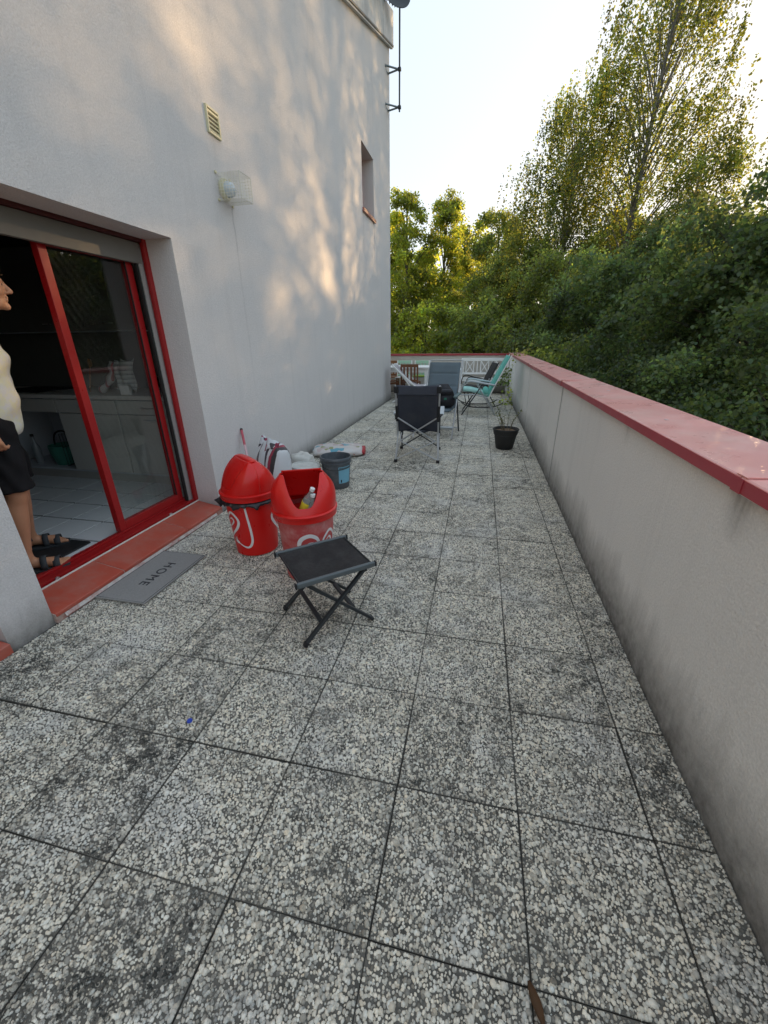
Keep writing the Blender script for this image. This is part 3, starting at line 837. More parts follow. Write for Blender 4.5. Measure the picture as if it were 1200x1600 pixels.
for i, (a, b) in enumerate(zip(divs, divs[1:])):
    dr = kpart('drawer', (a+.01, -.019, .70), (b-.01, -.001, .822), M_cab); handle((a+b)/2-.18*(i == 0), .765, dr)
    if i == 1: continue                       # the open bay
    dd = kpart('cupboard_door', (a+.01, -.019, .125), (b-.01, -.001, .692), M_cab); handle((a+b)/2-.18*(i == 0), .655, dd)
# things standing in the open bay
gb = empty('green_basket', (-4.9+.62, 3.42, KZ+.119)); gb.location.x = -4.30
gb.location = (-3.9-.40, 3.45, KZ+.119); tag(gb, 'green rounded plastic basket in the open bay of the counter', 'basket')
obj('basket_body', G().lathe([(.0, 0), (.12, 0), (.15, .12), (.155, .20), (.145, .20), (.135, .10), (.0, .02)], 24), mk('green_plastic', (.05, .22, .17), .45), gb, smooth=True)
obj('basket_handle', G().tube(curve([(-.14, 0, .19), (-.10, 0, .30), (0, 0, .345), (.10, 0, .30), (.14, 0, .19)]), .008, 8), M_black, gb, smooth=True)
bo = empty('bottle', (-3.9-.72, 3.38, KZ+.119)); tag(bo, 'clear glass bottle left of the green basket in the counter bay', 'bottle')
obj('bottle_body', G().lathe([(.0, 0), (.036, 0), (.038, .02), (.038, .17), (.015, .23), (.014, .29), (.0, .29)], 18), mk('grey_glass', (.25, .28, .30), .1, 0, .05, 5, 0, 60, .6), bo, smooth=True)
obj('bottle_cap', G().lathe([(.016, .285), (.016, .31), (0, .311)], 14), M_black, bo, smooth=True)
tb = empty('wire_rack', (-3.9-.06+.35*0, 3.3, KZ)); tb.location = (-4.10, 3.40, KZ+.119)
tag(tb, 'dark wire rack beside the green basket in the counter bay', 'rack')
for k in range(6):
    obj('wire_hoop', G().tube([(-.08, -.08+.032*k, 0.004), (-.08, -.08+.032*k, .34), (.08, -.08+.032*k, .34), (.08, -.08+.032*k, .004)], .003, 6), M_darkmetal, tb, smooth=True)
for q in (-1, 1): obj('rack_bar', G().tube([(q*.08, -.085, .2), (q*.08, .085, .2)], .003, 6), M_darkmetal, tb, smooth=True)
obj('base_hoop', G().tube([(-.08, -.085, .006), (.08, -.085, .006), (.08, .085, .006), (-.08, .085, .006)], .004, 6, True), M_darkmetal, tb, smooth=True)
# on the worktop
CT = KZ+.868
tw = obj('tea_towel', G().grid(lambda u, v: (-3.36+.20*u+.015*math.sin(7*v), 3.36+.03*math.sin(9*u)+.05*v, CT+.03+.27*v+.012*math.sin(11*u+3*v)), 16, 18), striped('checked_towel', [(0, (.55, .56, .56)), (.62, (.10, .11, .12)), (.75, (.55, .56, .56)), (.9, (.2, .2, .22))], 26, 2, .004), smooth=True, solid=.006)
tag(tw, 'grey and white checked tea towel seen through the door glass', 'towel')
tr_ = obj('rolled_cloth', G().tube(curve([(-3.55, 3.36, CT+.022), (-3.47, 3.40, CT+.10), (-3.44, 3.44, CT+.20), (-3.45, 3.47, CT+.28)], 6), [.03+.008*math.sin(i) for i in range(19)], 10), striped('pink_white_cloth', [(0, (.55, .5, .5)), (.5, (.45, .12, .14)), (.75, (.55, .5, .5))], 18, 0, .02), smooth=True)
tag(tr_, 'pink and white rolled cloth left of the checked towel', 'cloth')
pk = obj('paper_packet', G().box((0, 0, .042), (.09, .05, .084)), M_whiteprint, loc=(-3.20, 3.30, CT), rot=(0, 0, .3), bevel=.006); tag(pk, 'small white packet below the checked towel on the worktop', 'packet')
sp = empty('wooden_spoon', (-3.74, 3.42, CT)); tag(sp, 'wooden spoon standing by the worktop behind the glass', 'spoon')
obj('spoon_handle', G().tube([(0, 0, .006), (-.02, .09, .24)], .007, 8), M_wood2, sp, smooth=True); obj('spoon_bowl', G().pillow((-.023, .105, .27), (.05, .02, .075)), M_wood2, sp, smooth=True)
jr = obj('steel_jar', G().lathe([(0, 0), (.05, 0), (.052, .01), (.052, .13), (.046, .14), (.018, .15), (.018, .165), (0, .166)], 24), M_steel, loc=(-3.12, 3.58, CT), smooth=True); tag(jr, 'round steel jar at the back of the worktop behind the glass', 'jar')
hob = obj('cooking_plate', G().box((0, 0, .006), (.56, .46, .012)), M_black, loc=(-4.55, 3.54, CT), bevel=.004); tag(hob, 'flat black cooking plate on the worktop behind the person', 'hob')
uc = empty('wall_cupboard', (-3.9, KY1-.32, KZ+1.42)); tag(uc, 'dark row of wall cupboards high in the unlit kitchen', 'cupboard')
obj('cupboard_box', G().span((-1.6, .02, 0), (1.25, .318, .72)), M_cabin, uc)
for k in range(4):
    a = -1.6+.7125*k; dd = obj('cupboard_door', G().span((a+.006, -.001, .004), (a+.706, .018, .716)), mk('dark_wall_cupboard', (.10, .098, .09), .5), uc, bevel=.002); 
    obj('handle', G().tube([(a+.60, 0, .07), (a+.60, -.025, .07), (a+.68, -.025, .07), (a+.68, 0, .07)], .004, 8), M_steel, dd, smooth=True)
im = obj('door_mat', G().span((-.42, -.30, 0), (.10, .34, .012)), M_black, loc=(-2.72, 1.72, KZ+.002), bevel=.004); tag(im, 'black mat on the kitchen tiles under the sandals', 'mat')

# ================================================================== THINGS ON THE TERRACE
# doormat with HOME
mat = empty('doormat', (-1.985, 1.906, 0)); tag(mat, 'grey felt doormat reading HOME in front of the red sill', 'doormat')
obj('mat_body', G().box((0, 0, .009), (.345, .592, .010)), M_mat, mat, bevel=.003)
obj('mat_border', G().tube([(-.164, -.288, .0135), (.164, -.288, .0135), (.164, .288, .0135), (-.164, .288, .0135)], .0022, 6, True), M_matdark, mat, smooth=True)
def text_mesh(txt, size):
    cu = bpy.data.curves.new('txt', 'FONT'); cu.body = txt; cu.size = size; cu.align_x = 'CENTER'; cu.align_y = 'CENTER'; cu.extrude = .0012; cu.space_character = 1.25
    o = bpy.data.objects.new('txt', cu); COL.objects.link(o); bpy.context.view_layer.update()
    me = bpy.data.meshes.new_from_object(o.evaluated_get(bpy.context.evaluated_depsgraph_get()))
    bpy.data.objects.remove(o); return me
me = text_mesh('HOME', .088); me.materials.clear(); me.materials.append(M_matdark)
obj('lettering', me, None, mat, loc=(.015, .01, .0148), rot=(0, 0, R(-90)))

# ---- red swing-top bins
BR0, BR1, BH = .147, .178, .455
def bin_r(z): return BR0+(BR1-BR0)*z/BH
def ribbon(path, w, dr=.0016):
    """flat printed stroke lying on the bin's conical side; path of (degrees, z), w width or widths"""
    P = curve([(a, z*100, 0) for a, z in path], 10); n = len(P)
    ws = w if hasattr(w, '__len__') else [w]*2
    v = []; f = []
    flat = [Vector((R(p.x)*bin_r(p.y/100), p.y/100)) for p in P]
    for i, p in enumerate(flat):
        d = (flat[min(i+1, n-1)]-flat[max(i-1, 0)]); d = d.normalized() if d.length > 1e-9 else Vector((1, 0)); nn = Vector((-d.y, d.x))
        t = i/(n-1)*(len(ws)-1); k = min(int(t), len(ws)-2); hw = (ws[k]+(ws[k+1]-ws[k])*(t-k))/2
        for sgn in (-1, 1):
            q = p+nn*hw*sgn; r = bin_r(q.y)+dr; a = q.x/bin_r(p.y)
            v.append((r*math.cos(a), r*math.sin(a), q.y))
    f = [(2*i, 2*i+1, 2*i+3, 2*i+2) for i in range(n-1)]
    return v, f
def add_logo(bodyo, a0, mirror=1):
    """swirled heart of white strokes, a0 = direction of its middle in degrees"""
    g = G()
    def S(path, w): 
        v, f = ribbon([(a0+mirror*x, z) for x, z in path], w); g.add(v, f)
    S([(-2, .275), (-10, .318), (-24, .338), (-40, .318), (-46, .275), (-38, .225), (-20, .17), (0, .125)], [.010, .022, .026, .026, .024, .022, .018, .006])
    S([(0, .125), (18, .175), (36, .225), (44, .275), (38, .315), (24, .340), (8, .300), (4, .262)], [.006, .016, .020, .020, .018, .018, .014, .006])
    S([(-8, .262), (-16, .285), (-26, .282), (-29, .258), (-20, .222), (-4, .18)], [.005, .013, .016, .015, .012, .004])
    S([(10, .225), (22, .250), (29, .275), (24, .296), (15, .285)], [.005, .012, .014, .012, .004])
    return obj('logo', g, M_whiteprint, bodyo)
def red_bin(loc, rz, worn, label, open_lid, dome_rot):
    root = empty('waste_bin', loc, 0); tag(root, label, 'bin', 'red swing-top bins by the door')
    mb = M_redworn if worn else M_redplastic
    prof = [(0, .004), (BR0-.012, .0), (BR0, .008)]+[(bin_r(z), z) for z in (.05, .15, .25, .35, .44)]+[(BR1+.001, BH), (BR1-.004, BH), (BR1-.008, .40), (BR0-.006, .02), (0, .018)]
    body = obj('bin_body', G().lathe(prof, 56), mb, root, smooth=True)
    # lid: round skirt with rolled rim, hood rising to a ridge; the swing flap fills both hood faces or is missing
    lr = BR1+.016
    lid = obj('lid_rim', G().lathe([(lr-.004, BH-.030), (lr+.004, BH-.028), (lr+.004, BH-.002), (lr+.009, BH+.004), (lr+.009, BH+.014), (lr-.002, BH+.022), (lr-.012, BH+.020), (lr-.012, BH-.028)], 56), M_redplastic, root, smooth=True)
    z0 = BH+.018; HH = .215; RL = .125; r0 = lr-.006
    cr, sr = math.cos(dome_rot), math.sin(dome_rot)
    def hood(u, v, inset=0.):
        a = 2*math.pi*u; c, s = math.cos(a), math.sin(a)
        # ridge along local x, bowed; section bulges
        e = v
        ridge = Vector((math.copysign(min(abs(c)*1.25, 1.0), c)*RL, s*.034, HH-.012*abs(c)**4))
        base = Vector((c*r0, s*r0, 0))
        bul = math.sin(math.pi*min(e, 1))*.30
        p = base.lerp(ridge, e)
        out = Vector((c, s, 0))*(.030*math.sin(math.pi*e)**.9*(.45+.55*abs(c)))
        p = p+out; p.z += .018*math.sin(math.pi*e)
        k = 1-inset/r0
        p = Vector((p.x*k, p.y*k, p.z-inset*.6))
        return (p.x*cr-p.y*sr, p.x*sr+p.y*cr, p.z+z0)
    def is_flap(u, v, side=None):
        a = 2*math.pi*u; s = math.sin(a); 
        if side is not None and s*side < 0: return False
        w = abs(math.cos(a))
        return v > .13 and w < .34+.36*max(0, (v-.13))**.55 and abs(s) > .3
    NU, NV = 120, 30
    def capfn(u, v):   # closes the ridge
        a = 2*math.pi*u; p = hood(u, 1.0); q = ((0), 0, 0)
        return p
    if open_lid:
        def vmax(u):
            a = 2*math.pi*u
            if math.sin(a) > 0: return 1.
            w = abs(math.cos(a)); t = min(1, max(0, (w-.10)/.62)); t = t*t*(3-2*t)
            return .16+.84*t**1.5
        obj('lid_hood', G().grid(lambda u, v: hood(u, v*vmax(u)), NU, NV), M_redplastic, root, smooth=True, solid=.006, auto=False)
        # tipped flap shows inside as a curved back plate whose lip curls over the ridge
        def flap_in(u, v):
            x = (u-.5)*2*(.118+.012*v); t = v
            yy = .012+.10*math.sin(t*1.7); zz = HH+.012-.20*t-.012*math.cos(math.pi*(u-.5))*0
            return (x*cr-yy*sr, x*sr+yy*cr, zz+z0)
        obj('lid_flap', G().grid(flap_in, 12, 16), M_redplastic, root, smooth=True, solid=.005, auto=False)
    else:
        obj('lid_hood', G().grid(hood, NU, NV, lambda u, v: not is_flap(u, v)), M_redplastic, root, smooth=True, solid=.004, auto=False)
        for sd_ in (-1, 1):
            obj('lid_flap', G().grid(lambda u, v: hood(u, v, .004), NU, NV, lambda u, v: is_flap(u, v, sd_)), M_redplastic, root, smooth=True, solid=.004, auto=False)
    g = G()
    if open_lid: return root, body
    g.tube([( (t-.5)*2*RL*cr, (t-.5)*2*RL*sr, z0+HH-.006-.012*abs((t-.5)*2)**4) for t in [k/12 for k in range(13)]], .030, 12, flat=.55)
    obj('lid_ridge', g, M_redplastic, root, smooth=True)
    return root, body
binL, bodyL = red_bin((-1.515, 2.41, 0), 0, False, 'glossy red bin with closed swing lid and black liner beside the wall', False, R(-38))
g = G()
def liner(u, v):
    a = 2*math.pi*u; w = .012*math.sin(9*a)+.008*math.sin(17*a+1)+.006*math.sin(31*a)
    r = BR1+.006+.016*math.sin(v*2.2)+.45*abs(w)*v; z = BH-.032-.030*v+w*v*.8
    ext = .045*max(0, math.cos(a-R(200)))**14*v
    return ((r+ext)*math.cos(a), (r+ext)*math.sin(a), z)
obj('liner_rim', G().grid(liner, 150, 6), M_bin_liner, binL, smooth=True, solid=.002, auto=False)
add_logo(bodyL, -140); add_logo(bodyL, 35)
g = G()
v, f = ribbon([(-74.8, .393), (-73.2, .333), (-71.2, .271), (-69.2, .203), (-68.7, .144), (-71.5, .108), (-77, .085), (-85, .077), (-96, .087), (-107, .106)], [.013, .014, .015, .016, .016, .016, .016, .015, .010, .009]); g.add(v, f)
v, f = ribbon([(-107, .106), (-112, .113), (-118, .122)], [.012, .026, .024]); g.add(v, f)
for k in range(4):
    v, f = ribbon([(-115+k*2.0-4, .112+k*.006), (-119+k*3.0-3, .134+k*.007)], .004, .0022); g.add(v, f)
obj('logo', g, M_whiteprint, bodyL)
binR, bodyR = red_bin((-1.0, 2.17, 0), 0, True, 'faded red bin with open lid holding bottles behind the folding stool', True, R(24))
add_logo(bodyR, -38)
# bottles inside the open bin
def bottle(loc, rot, s, lab, label):
    b = empty('plastic_bottle', loc); b.rotation_euler = rot; tag(b, label, 'bottle')
    obj('bottle_body', G().lathe([(0, 0), (.030, 0), (.033, .01), (.032, .11), (.028, .13), (.013, .17), (.012, .19), (0, .19)], 20), M_clear, b, smooth=True)
    if lab: obj('bottle_label', G().lathe([(.0335, .03), (.0338, .031), (.0338, .105), (.0335, .106)], 20), M_yellow, b, smooth=True)
    obj('bottle_cap', G().lathe([(.0145, .188), (.0145, .205), (0, .206)], 14), mk('bottle_cap_plastic', (.75, .75, .75), .4), b, smooth=True)
    return b
bottle((-.985, 2.095, BH-.02), (R(12), R(22), .4), 1, True, 'clear bottle with yellow label in the open red bin')
bottle((-.93, 2.10, BH-.07), (R(6), R(9), 0), 1, False, 'unlabelled clear bottle lying lower in the open red bin')
rub = obj('rubbish_bag', G().pillow((0, 0, 0), (.30, .30, .40), 18, 14, 2.4, .04, 5), M_bin_liner, loc=(-1.0, 2.17, .222), smooth=True); tag(rub, 'dark filled rubbish bag inside the open red bin', 'bag')

# ---- folding stool
A = [Vector(p) for p in ((-.755, 1.464), (-.449, 1.739), (-.686, 2.003), (-.991, 1.747))]
cst = sum(A, Vector((0, 0)))/4
ang = math.atan2(.275, .306)
st = empty('folding_stool', (cst.x, cst.y, 0), ang); tag(st, 'black folding stool with mesh seat in front of the red bins', 'stool')
SW, SD, SH = .412, .352, .362
def seatfn(u, v): return ((u-.5)*(SW-.02), (v-.5)*SD, SH+.004-.012*math.sin(math.pi*u)*math.sin(math.pi*v)+.0012*math.sin(30*u))
seat = obj('seat', G().grid(seatfn, 24, 20), M_textil, st, smooth=True, solid=.004)
for s in (-1, 1):
    obj('seam', G().tube([seatfn(.01, .5+s*.44), seatfn(.99, .5+s*.44)], .0016, 6), M_anthr, seat)
    obj('seam', G().tube([(( -.5+.015 if s < 0 else .5-.015)*(SW-.02), -.5*SD, SH+.007), ((-.5+.015 if s < 0 else .5-.015)*(SW-.02), .5*SD, SH+.007)], .003, 6), M_anthr, seat)
    rl = obj('seat_rail', G().beam((-SW/2, s*SD/2, SH), (SW/2, s*SD/2, SH), .020, .028), M_rail, st, bevel=.006)
    for e in (-1, 1): obj('end_cap', G().box((e*(SW/2+.004), s*SD/2, SH), (.008, .021, .029)), M_black, rl, bevel=.003)
    lx = SW/2-.05
    for d, yo in ((1, .022), (-1, .046)):
        y = s*(SD/2-yo)
        lg = obj('leg', G().beam((d*lx, y, SH-.028), (-d*(SW/2-.012), y+s*(.02 if d > 0 else .03), .014), .016, .026, (0, 1, 0)), M_anthr, st, bevel=.005)
        obj('foot_cap', G().beam((-d*(SW/2-.022), y+s*.02, .026), (-d*(SW/2-.008), y+s*.022, .003), .020, .030, (0, 1, 0)), M_black, lg, bevel=.005)
        obj('hinge', G().box((d*lx, y, SH-.026), (.03, .014, .034)), M_black, lg, bevel=.004)
    obj('pivot', G().tube([(0, s*(SD/2-.055), SH/2), (0, s*(SD/2-.012), SH/2)], .008, 10), M_steel, st, smooth=True)
for d in (1, -1):
    t = .72; x = d*(SW/2-.05)*(1-t)-d*(SW/2-.012)*t; z = (SH-.028)*(1-t)+.014*t
    yy = SD/2-(.022 if d > 0 else .046)
    obj('crossbar', G().beam((x, -yy, z), (x, yy, z), .024, .014), M_anthr, st, bevel=.004)

# ---- buckets, bags and broom by the wall
bk = empty('bucket', (-1.375, 3.84, 0)); tag(bk, 'grey plastic bucket with pale blue label standing open', 'bucket')
bb = obj('bucket_body', G().lathe([(0, .003), (.122, 0), (.128, .006), (.150, .262), (.160, .264), (.160, .276), (.151, .278), (.152, .300), (.163, .302), (.163, .316), (.158, .326), (.150, .326), (.146, .30), (.122, .02), (0, .015)], 48), M_potgrey, bk, smooth=True)
def lab(u, v):
    a = R(-62+58*u); z = .065+.175*v; r = .1285+(.150-.128)*(z-.006)/.256+.0015
    return (r*math.cos(a), r*math.sin(a), z)
obj('label', G().grid(lab, 12, 6), M_blue, bk, smooth=True)
def lab2(u, v):
    a = R(-60+54*u); z = .213+.02*v; r = .1285+(.150-.128)*(z-.006)/.256+.0026
    return (r*math.cos(a), r*math.sin(a), z)
obj('label_header', G().grid(lab2, 10, 2), mk('label_header_grey', (.10, .16, .19), .5), bk, smooth=True)
def lab3(u, v):
    a = R(-54+5*u); z = .075+.03*v; r = .1285+(.150-.128)*(z-.006)/.256+.0026
    return (r*math.cos(a), r*math.sin(a), z)
obj('label_mark', G().grid(lab3, 2, 2), M_gap, bk, smooth=True)
hd = [(.158*math.cos(a), .158*math.sin(a)*1.0, .27-.10*math.sin(a-R(-160))) for a in [R(-160+180*k/18) for k in range(19)]]
obj('bucket_handle', G().tube([(p[0]*1.06, p[1]*1.06, .27-.055*math.sin(math.pi*i/18)) for i, p in enumerate(hd)], .003, 6), M_darkmetal, bk, smooth=True)
wb = empty('white_tub', (-1.64, 3.66, 0)); tag(wb, 'white lidded plastic tub half hidden behind the red bins', 'tub')
M_tub = mk('white_tub_plastic', (.60, .61, .58), .45, 0, .08, 8, 0, 60, .4, dirt=(.42, .42, .40), dscale=9)
obj('tub_body', G().lathe([(0, 0), (.12, 0), (.125, .006), (.140, .24), (0, .241)], 40), M_tub, wb, smooth=True)
obj('tub_lid', G().lathe([(.143, .228), (.150, .230), (.150, .262), (.146, .268), (.136, .268), (.134, .258), (0, .259)], 40), M_tub, wb, smooth=True)
bg_ = empty('filled_bag', (-1.90, 3.50, 0), R(-35)); bg_.scale = (1.12, 1.12, 1.22); tag(bg_, 'crumpled white bag with dark red and black print leaning on the wall', 'bag')
obj('bag_body', G().pillow((0, 0, .20), (.37, .24, .46), 30, 24, 3.2, .035, 3, (R(-10), R(4), 0)), striped('bag_print', [(0, (.62, .66, .70)), (.30, (.05, .035, .05)), (.40, (.60, .60, .62)), (.52, (.30, .03, .06)), (.64, (.04, .035, .04)), (.78, (.62, .64, .66))], 4.6, 0, .035), bg_, smooth=True)
obj('bag_neck', G().grid(lambda u, v: (-.13+.26*u, -.055+.05*v+.02*math.sin(8*u), .38+.075*v+.02*math.sin(10*u+2*v)), 18, 5), patches('bag_neck_print', [(0, (.6, .62, .65)), (.45, (.28, .03, .07)), (.7, (.05, .04, .05))], 20), bg_, smooth=True, solid=.004)
wc = obj('crumpled_bag', G().pillow((0, 0, .11), (.30, .26, .24), 30, 24, 2.0, .085, 11), mk('white_woven_plastic', (.62, .61, .57), .6, 0, .1, 12, .6, 30), loc=(-1.93, 4.25, .0), smooth=True); tag(wc, 'crumpled pale bag between the wall and the white tub', 'bag')
sk = empty('sack', (-1.77, 5.08, 0), R(14)); tag(sk, 'printed sack lying flat on the paving behind the grey bucket', 'sack')
obj('sack_body', G().pillow((0, 0, .058), (.68, .44, .116), 40, 20, 5.0, .025, 21), patches('sack_print', [(0, (.62, .57, .55)), (.42, (.55, .45, .44)), (.55, (.45, .12, .10)), (.64, (.62, .60, .58)), (.78, (.12, .36, .46)), (.85, (.28, .30, .12)), (.92, (.66, .64, .60))], 15), sk, smooth=True)
obj('sack_end', G().pillow((.335, -.02, .052), (.06, .30, .09), 16, 12, 3.0, .04, 4), mk('sack_end_red', (.42, .03, .04), .4), sk, smooth=True)
br = empty('broom', (-1.86, 3.06, 0)); tag(br, 'pink and white broom handle leaning on the wall behind the bins', 'broom')
top = Vector((-2.183, 3.485, .645))-Vector(br.location); low = Vector((0, 0, .045))
obj('handle', G().tube([low, low.lerp(top, .5)], .0115, 10), mk('pink_metal_tube', (.50, .09, .12), .35), br, smooth=True)
obj('handle', G().tube([low.lerp(top, .501), low.lerp(top, .78)], .0116, 10), mk('pale_pink_tube', (.62, .42, .44), .35), br, smooth=True)
obj('handle', G().tube([low.lerp(top, .781), low.lerp(top, .985)], .0115, 10), MATS['pink_metal_tube'], br, smooth=True)
obj('end_cap', G().tube([low.lerp(top, .98), top], .013, 10), M_black, br, smooth=True)
obj('broom_head', G().box((0, 0, .06), (.22, .05, .03), (0, 0, R(40))), MATS['pink_metal_tube'], br, bevel=.008)
obj('bristles', G().box((0, 0, .024), (.21, .06, .045), (0, 0, R(40))), M_black, br, bevel=.01)

# ---- camping chair seen from behind
cc = empty('camping_chair', (-.705, 5.22, 0), R(4)); tag(cc, 'dark charcoal camping chair with silver crossed legs, its back to the viewer', 'chair')
W = .25
def backfn(u, v):
    x = (u-.5)*2*(W-.012); z = .37+.55*v; y = -.26-.19*v+.055*math.sin(math.pi*u)*(.35+.65*(1-v))
    return (x, y, z+.012*math.cos(2*math.pi*u)*(v-.5))
bkr = obj('backrest', G().grid(backfn, 24, 24), M_navy, cc, smooth=True, solid=.008)
obj('top_band', G().grid(lambda u, v: tuple(Vector(backfn(u, .80+.205*v))+Vector((0, -.010, .004))), 24, 6), mk('blue_grey_band', (.062, .070, .095), .8, 0, .15, 9, .4, 260), bkr, smooth=True, solid=.006)
obj('seat', G().grid(lambda u, v: ((u-.5)*.48, -.24+.44*v, .40+.035*v-.05*math.sin(math.pi*u)), 16, 12), M_navy, cc, smooth=True, solid=.008)
for s in (-1, 1):
    obj('back_post', G().tube([(s*W, -.255, .30), (s*W, -.30, .50), (s*(W+.004), -.455, .925)], .011, 10), M_silver, cc, smooth=True)
    obj('corner_pocket', G().box((s*(W-.004), -.44, .885), (.055, .04, .085), (R(18), 0, 0)), M_black, cc, bevel=.01)
    obj('post_sleeve', G().tube([(s*W, -.302, .50), (s*W, -.375, .69)], .016, 10), M_black, cc, smooth=True)
    obj('rear_leg', G().tube([(s*(W-.01), -.25, .36), (s*(W+.015), -.37, .02)], .010, 10), M_silver, cc, smooth=True)
    obj('front_leg', G().tube([(s*(W+.01), .31, .57), (s*(W+.005), .31, .02)], .010, 10), M_anthr, cc, smooth=True)
    for y in (-.37, .31): obj('foot', G().box((s*(W+.012), y, .018), (.042, .04, .036)), M_black, cc, bevel=.006)
    arm = obj('armrest', G().beam((s*(W+.035), -.20, .565), (s*(W+.035), .35, .575), .055, .022), M_armgrey, cc, bevel=.008)
    obj('arm_strap', G().beam((s*(W+.01), -.33, .565), (s*(W+.03), -.20, .565), .035, .02), M_black, arm, bevel=.004)
    obj('hinge', G().box((s*W, -.31, .54), (.05, .05, .04)), M_black, cc, bevel=.006)
    obj('hinge', G().box((s*(W+.005), .28, .23), (.035, .06, .06)), M_black, cc, bevel=.008)
for s in (-1, 1):
    obj('cross_tube', G().tube([(s*(W-.012), -.335+.012*s, .545), (-s*(W-.03), -.24, .24), ], .0095, 8), M_silver, cc, smooth=True)
    obj('cross_tube', G().tube([(s*(W+.0), -.36-.012*s, .04), (-s*(W-.02), -.26, .25)], .008, 8), M_silver, cc, smooth=True)
    obj('cross_tube', G().tube([(s*(W), .30+.012*s, .04), (-s*(W), .28, .36)], .008, 8), M_anthr, cc, smooth=True)
    obj('side_tube', G().tube([(s*(W+.012), -.36, .04), (s*(W+.005), .29, .25)], .008, 8), M_silver, cc, smooth=True)

# ---- padded recliner facing the viewer
rc = empty('padded_recliner', (-.60, 6.50, 0), R(-6)); tag(rc, 'blue grey padded folding recliner facing the viewer behind the camping chair', 'chair')
W = .27
def rback(u, v):
    x = (u-.5)*2*(W-.02); edge = min(1, 8*u, 8*(1-u), 10*(1-v)+.15); groove = 1-.55*sum(math.exp(-((v-t)/.018)**2) for t in (.22, .46, .74))
    return Vector((x, .14+.40*v+.05*math.sin(math.pi*v), .40+.66*v)), .028*edge**.5*groove
def rb_front(u, v):
    p, t = rback(u, v); return tuple(p+Vector((0, -t*.85, t*.5)))
def rb_back(u, v):
    p, t = rback(u, v); return tuple(p+Vector((0, t*.85, -t*.5)))
g = G().grid(rb_front, 26, 60); g2 = G().grid(lambda u, v: rb_back(1-u, v), 26, 60); g.add(g2.v, g2.f)
obj('back_cushion', g, M_pad, rc, smooth=True, auto=False)
obj('seat_cushion', G().pillow((0, -.04, .415), (.50, .46, .06), 24, 10, 5), M_pad, rc, smooth=True)
obj('back_frame', G().tube(curve([(-W, .12, .40), (-W, .42, .78), (-W+.01, .60, 1.05), (-W+.05, .63, 1.09), (W-.05, .63, 1.09), (W-.01, .60, 1.05), (W, .42, .78), (W, .12, .40)], 6), .010, 8), M_silver, rc, smooth=True)
for s in (-1, 1):
    obj('front_leg', G().tube([(s*(W+.03), .02, .60), (s*(W+.03), -.33, .01)], .0125, 8, flat=1.4), M_steel, rc, smooth=True)
    obj('rear_leg', G().tube([(s*(W+.03), -.02, .60), (s*(W+.03), .36, .01)], .0125, 8, flat=1.4), M_darkmetal, rc, smooth=True)
    obj('armrest', G().beam((s*(W+.03), -.20, .615), (s*(W+.03), .24, .625), .055, .03), mk('grey_teal_plastic', (.11, .16, .16), .5), rc, bevel=.01)
    obj('seat_tube', G().tube([(s*W, -.27, .40), (s*W, .14, .38)], .011, 8), M_silver, rc, smooth=True)
obj('crossbar', G().tube([(-W-.03, .33, .06), (W+.03, .33, .06)], .011, 8), M_silver, rc, smooth=True)
obj('crossbar', G().beam((-W-.03, -.24, .16), (W+.03, -.24, .16), .05, .02, (0, .8, .6)), M_armgrey, rc, bevel=.006)
# backpack on its seat
def soft(name, build, lo, hi, h, mat, parent=None, sm=True):
    s = SDF(lo, hi, h); build(s); V, Q = s.mesh(); return obj(name, np_mesh(name, V, Q, mat, None, sm), None, parent)
bp = empty('backpack', (-.50, 6.42, .449), R(20)); tag(bp, 'black backpack slumped on the padded recliner', 'backpack')
def bpk(s):
    s.ell((0, 0, .15), (.16, .12, .17), .03); s.ell((0, -.08, .10), (.11, .08, .10), .03); s.cap((-.05, .02, .30), (.05, .03, .31), .035, .03, .05)
    s.ell((.10, -.03, .08), (.07, .10, .08), .04); s.ell((-.1, .0, .2), (.06, .09, .1), .04)
obj('bag_body', (lambda s: (bpk(s), np_mesh('bag_body', *s.mesh(), M_blackcloth, None, True))[1])(SDF((-.3, -.3, -.05), (.3, .3, .45), .012)), None, bp)
obj('top_pocket', G().pillow((.0, -.10, .225), (.22, .09, .10), 18, 12, 2.6, .03, 2, (R(20), 0, 0)), M_blackcloth, bp, smooth=True)
obj('strap', G().tube(curve([(-.08, .08, .32), (-.12, -.10, .30), (-.13, -.17, .15), (-.09, -.15, .03)]), .013, 6, flat=.35), M_black, bp, smooth=True)
obj('buckle', G().box((-.02, -.158, .14), (.04, .012, .03)), mk('green_buckle', (.02, .14, .09), .4), bp, bevel=.003)

# ---- teal reclining chair in profile, facing left
tc = empty('reclining_chair', (.07, 8.64, 0), R(1)); tag(tc, 'turquoise cushioned reclining chair in side view facing left', 'chair')
def slabline(pts, half, th, n=8):
    c = curve(pts, n); g = G(); m = len(c)-1
    def fn(u, v):
        p = c[min(int(round(v*m)), m)]; return (p.x, (u-.5)*2*half, p.z)
    return g.grid(fn, 8, m)
obj('back_cushion', slabline([(.13, 0, .36), (.20, 0, .56), (.33, 0, .84), (.46, 0, 1.10)], .25, 0), M_teal, tc, smooth=True, solid=.055)
obj('seat_cushion', slabline([(-.36, 0, .49), (-.20, 0, .475), (0, 0, .425), (.13, 0, .385)], .25, 0), M_tealp, tc, smooth=True, solid=.05)
obj('neck_roll', G().tube([(.085, -.27, .455), (.085, -.24, .455), (.085, .24, .455), (.085, .27, .455)], [.03, .056, .056, .03], 18), M_teal, tc, smooth=True)
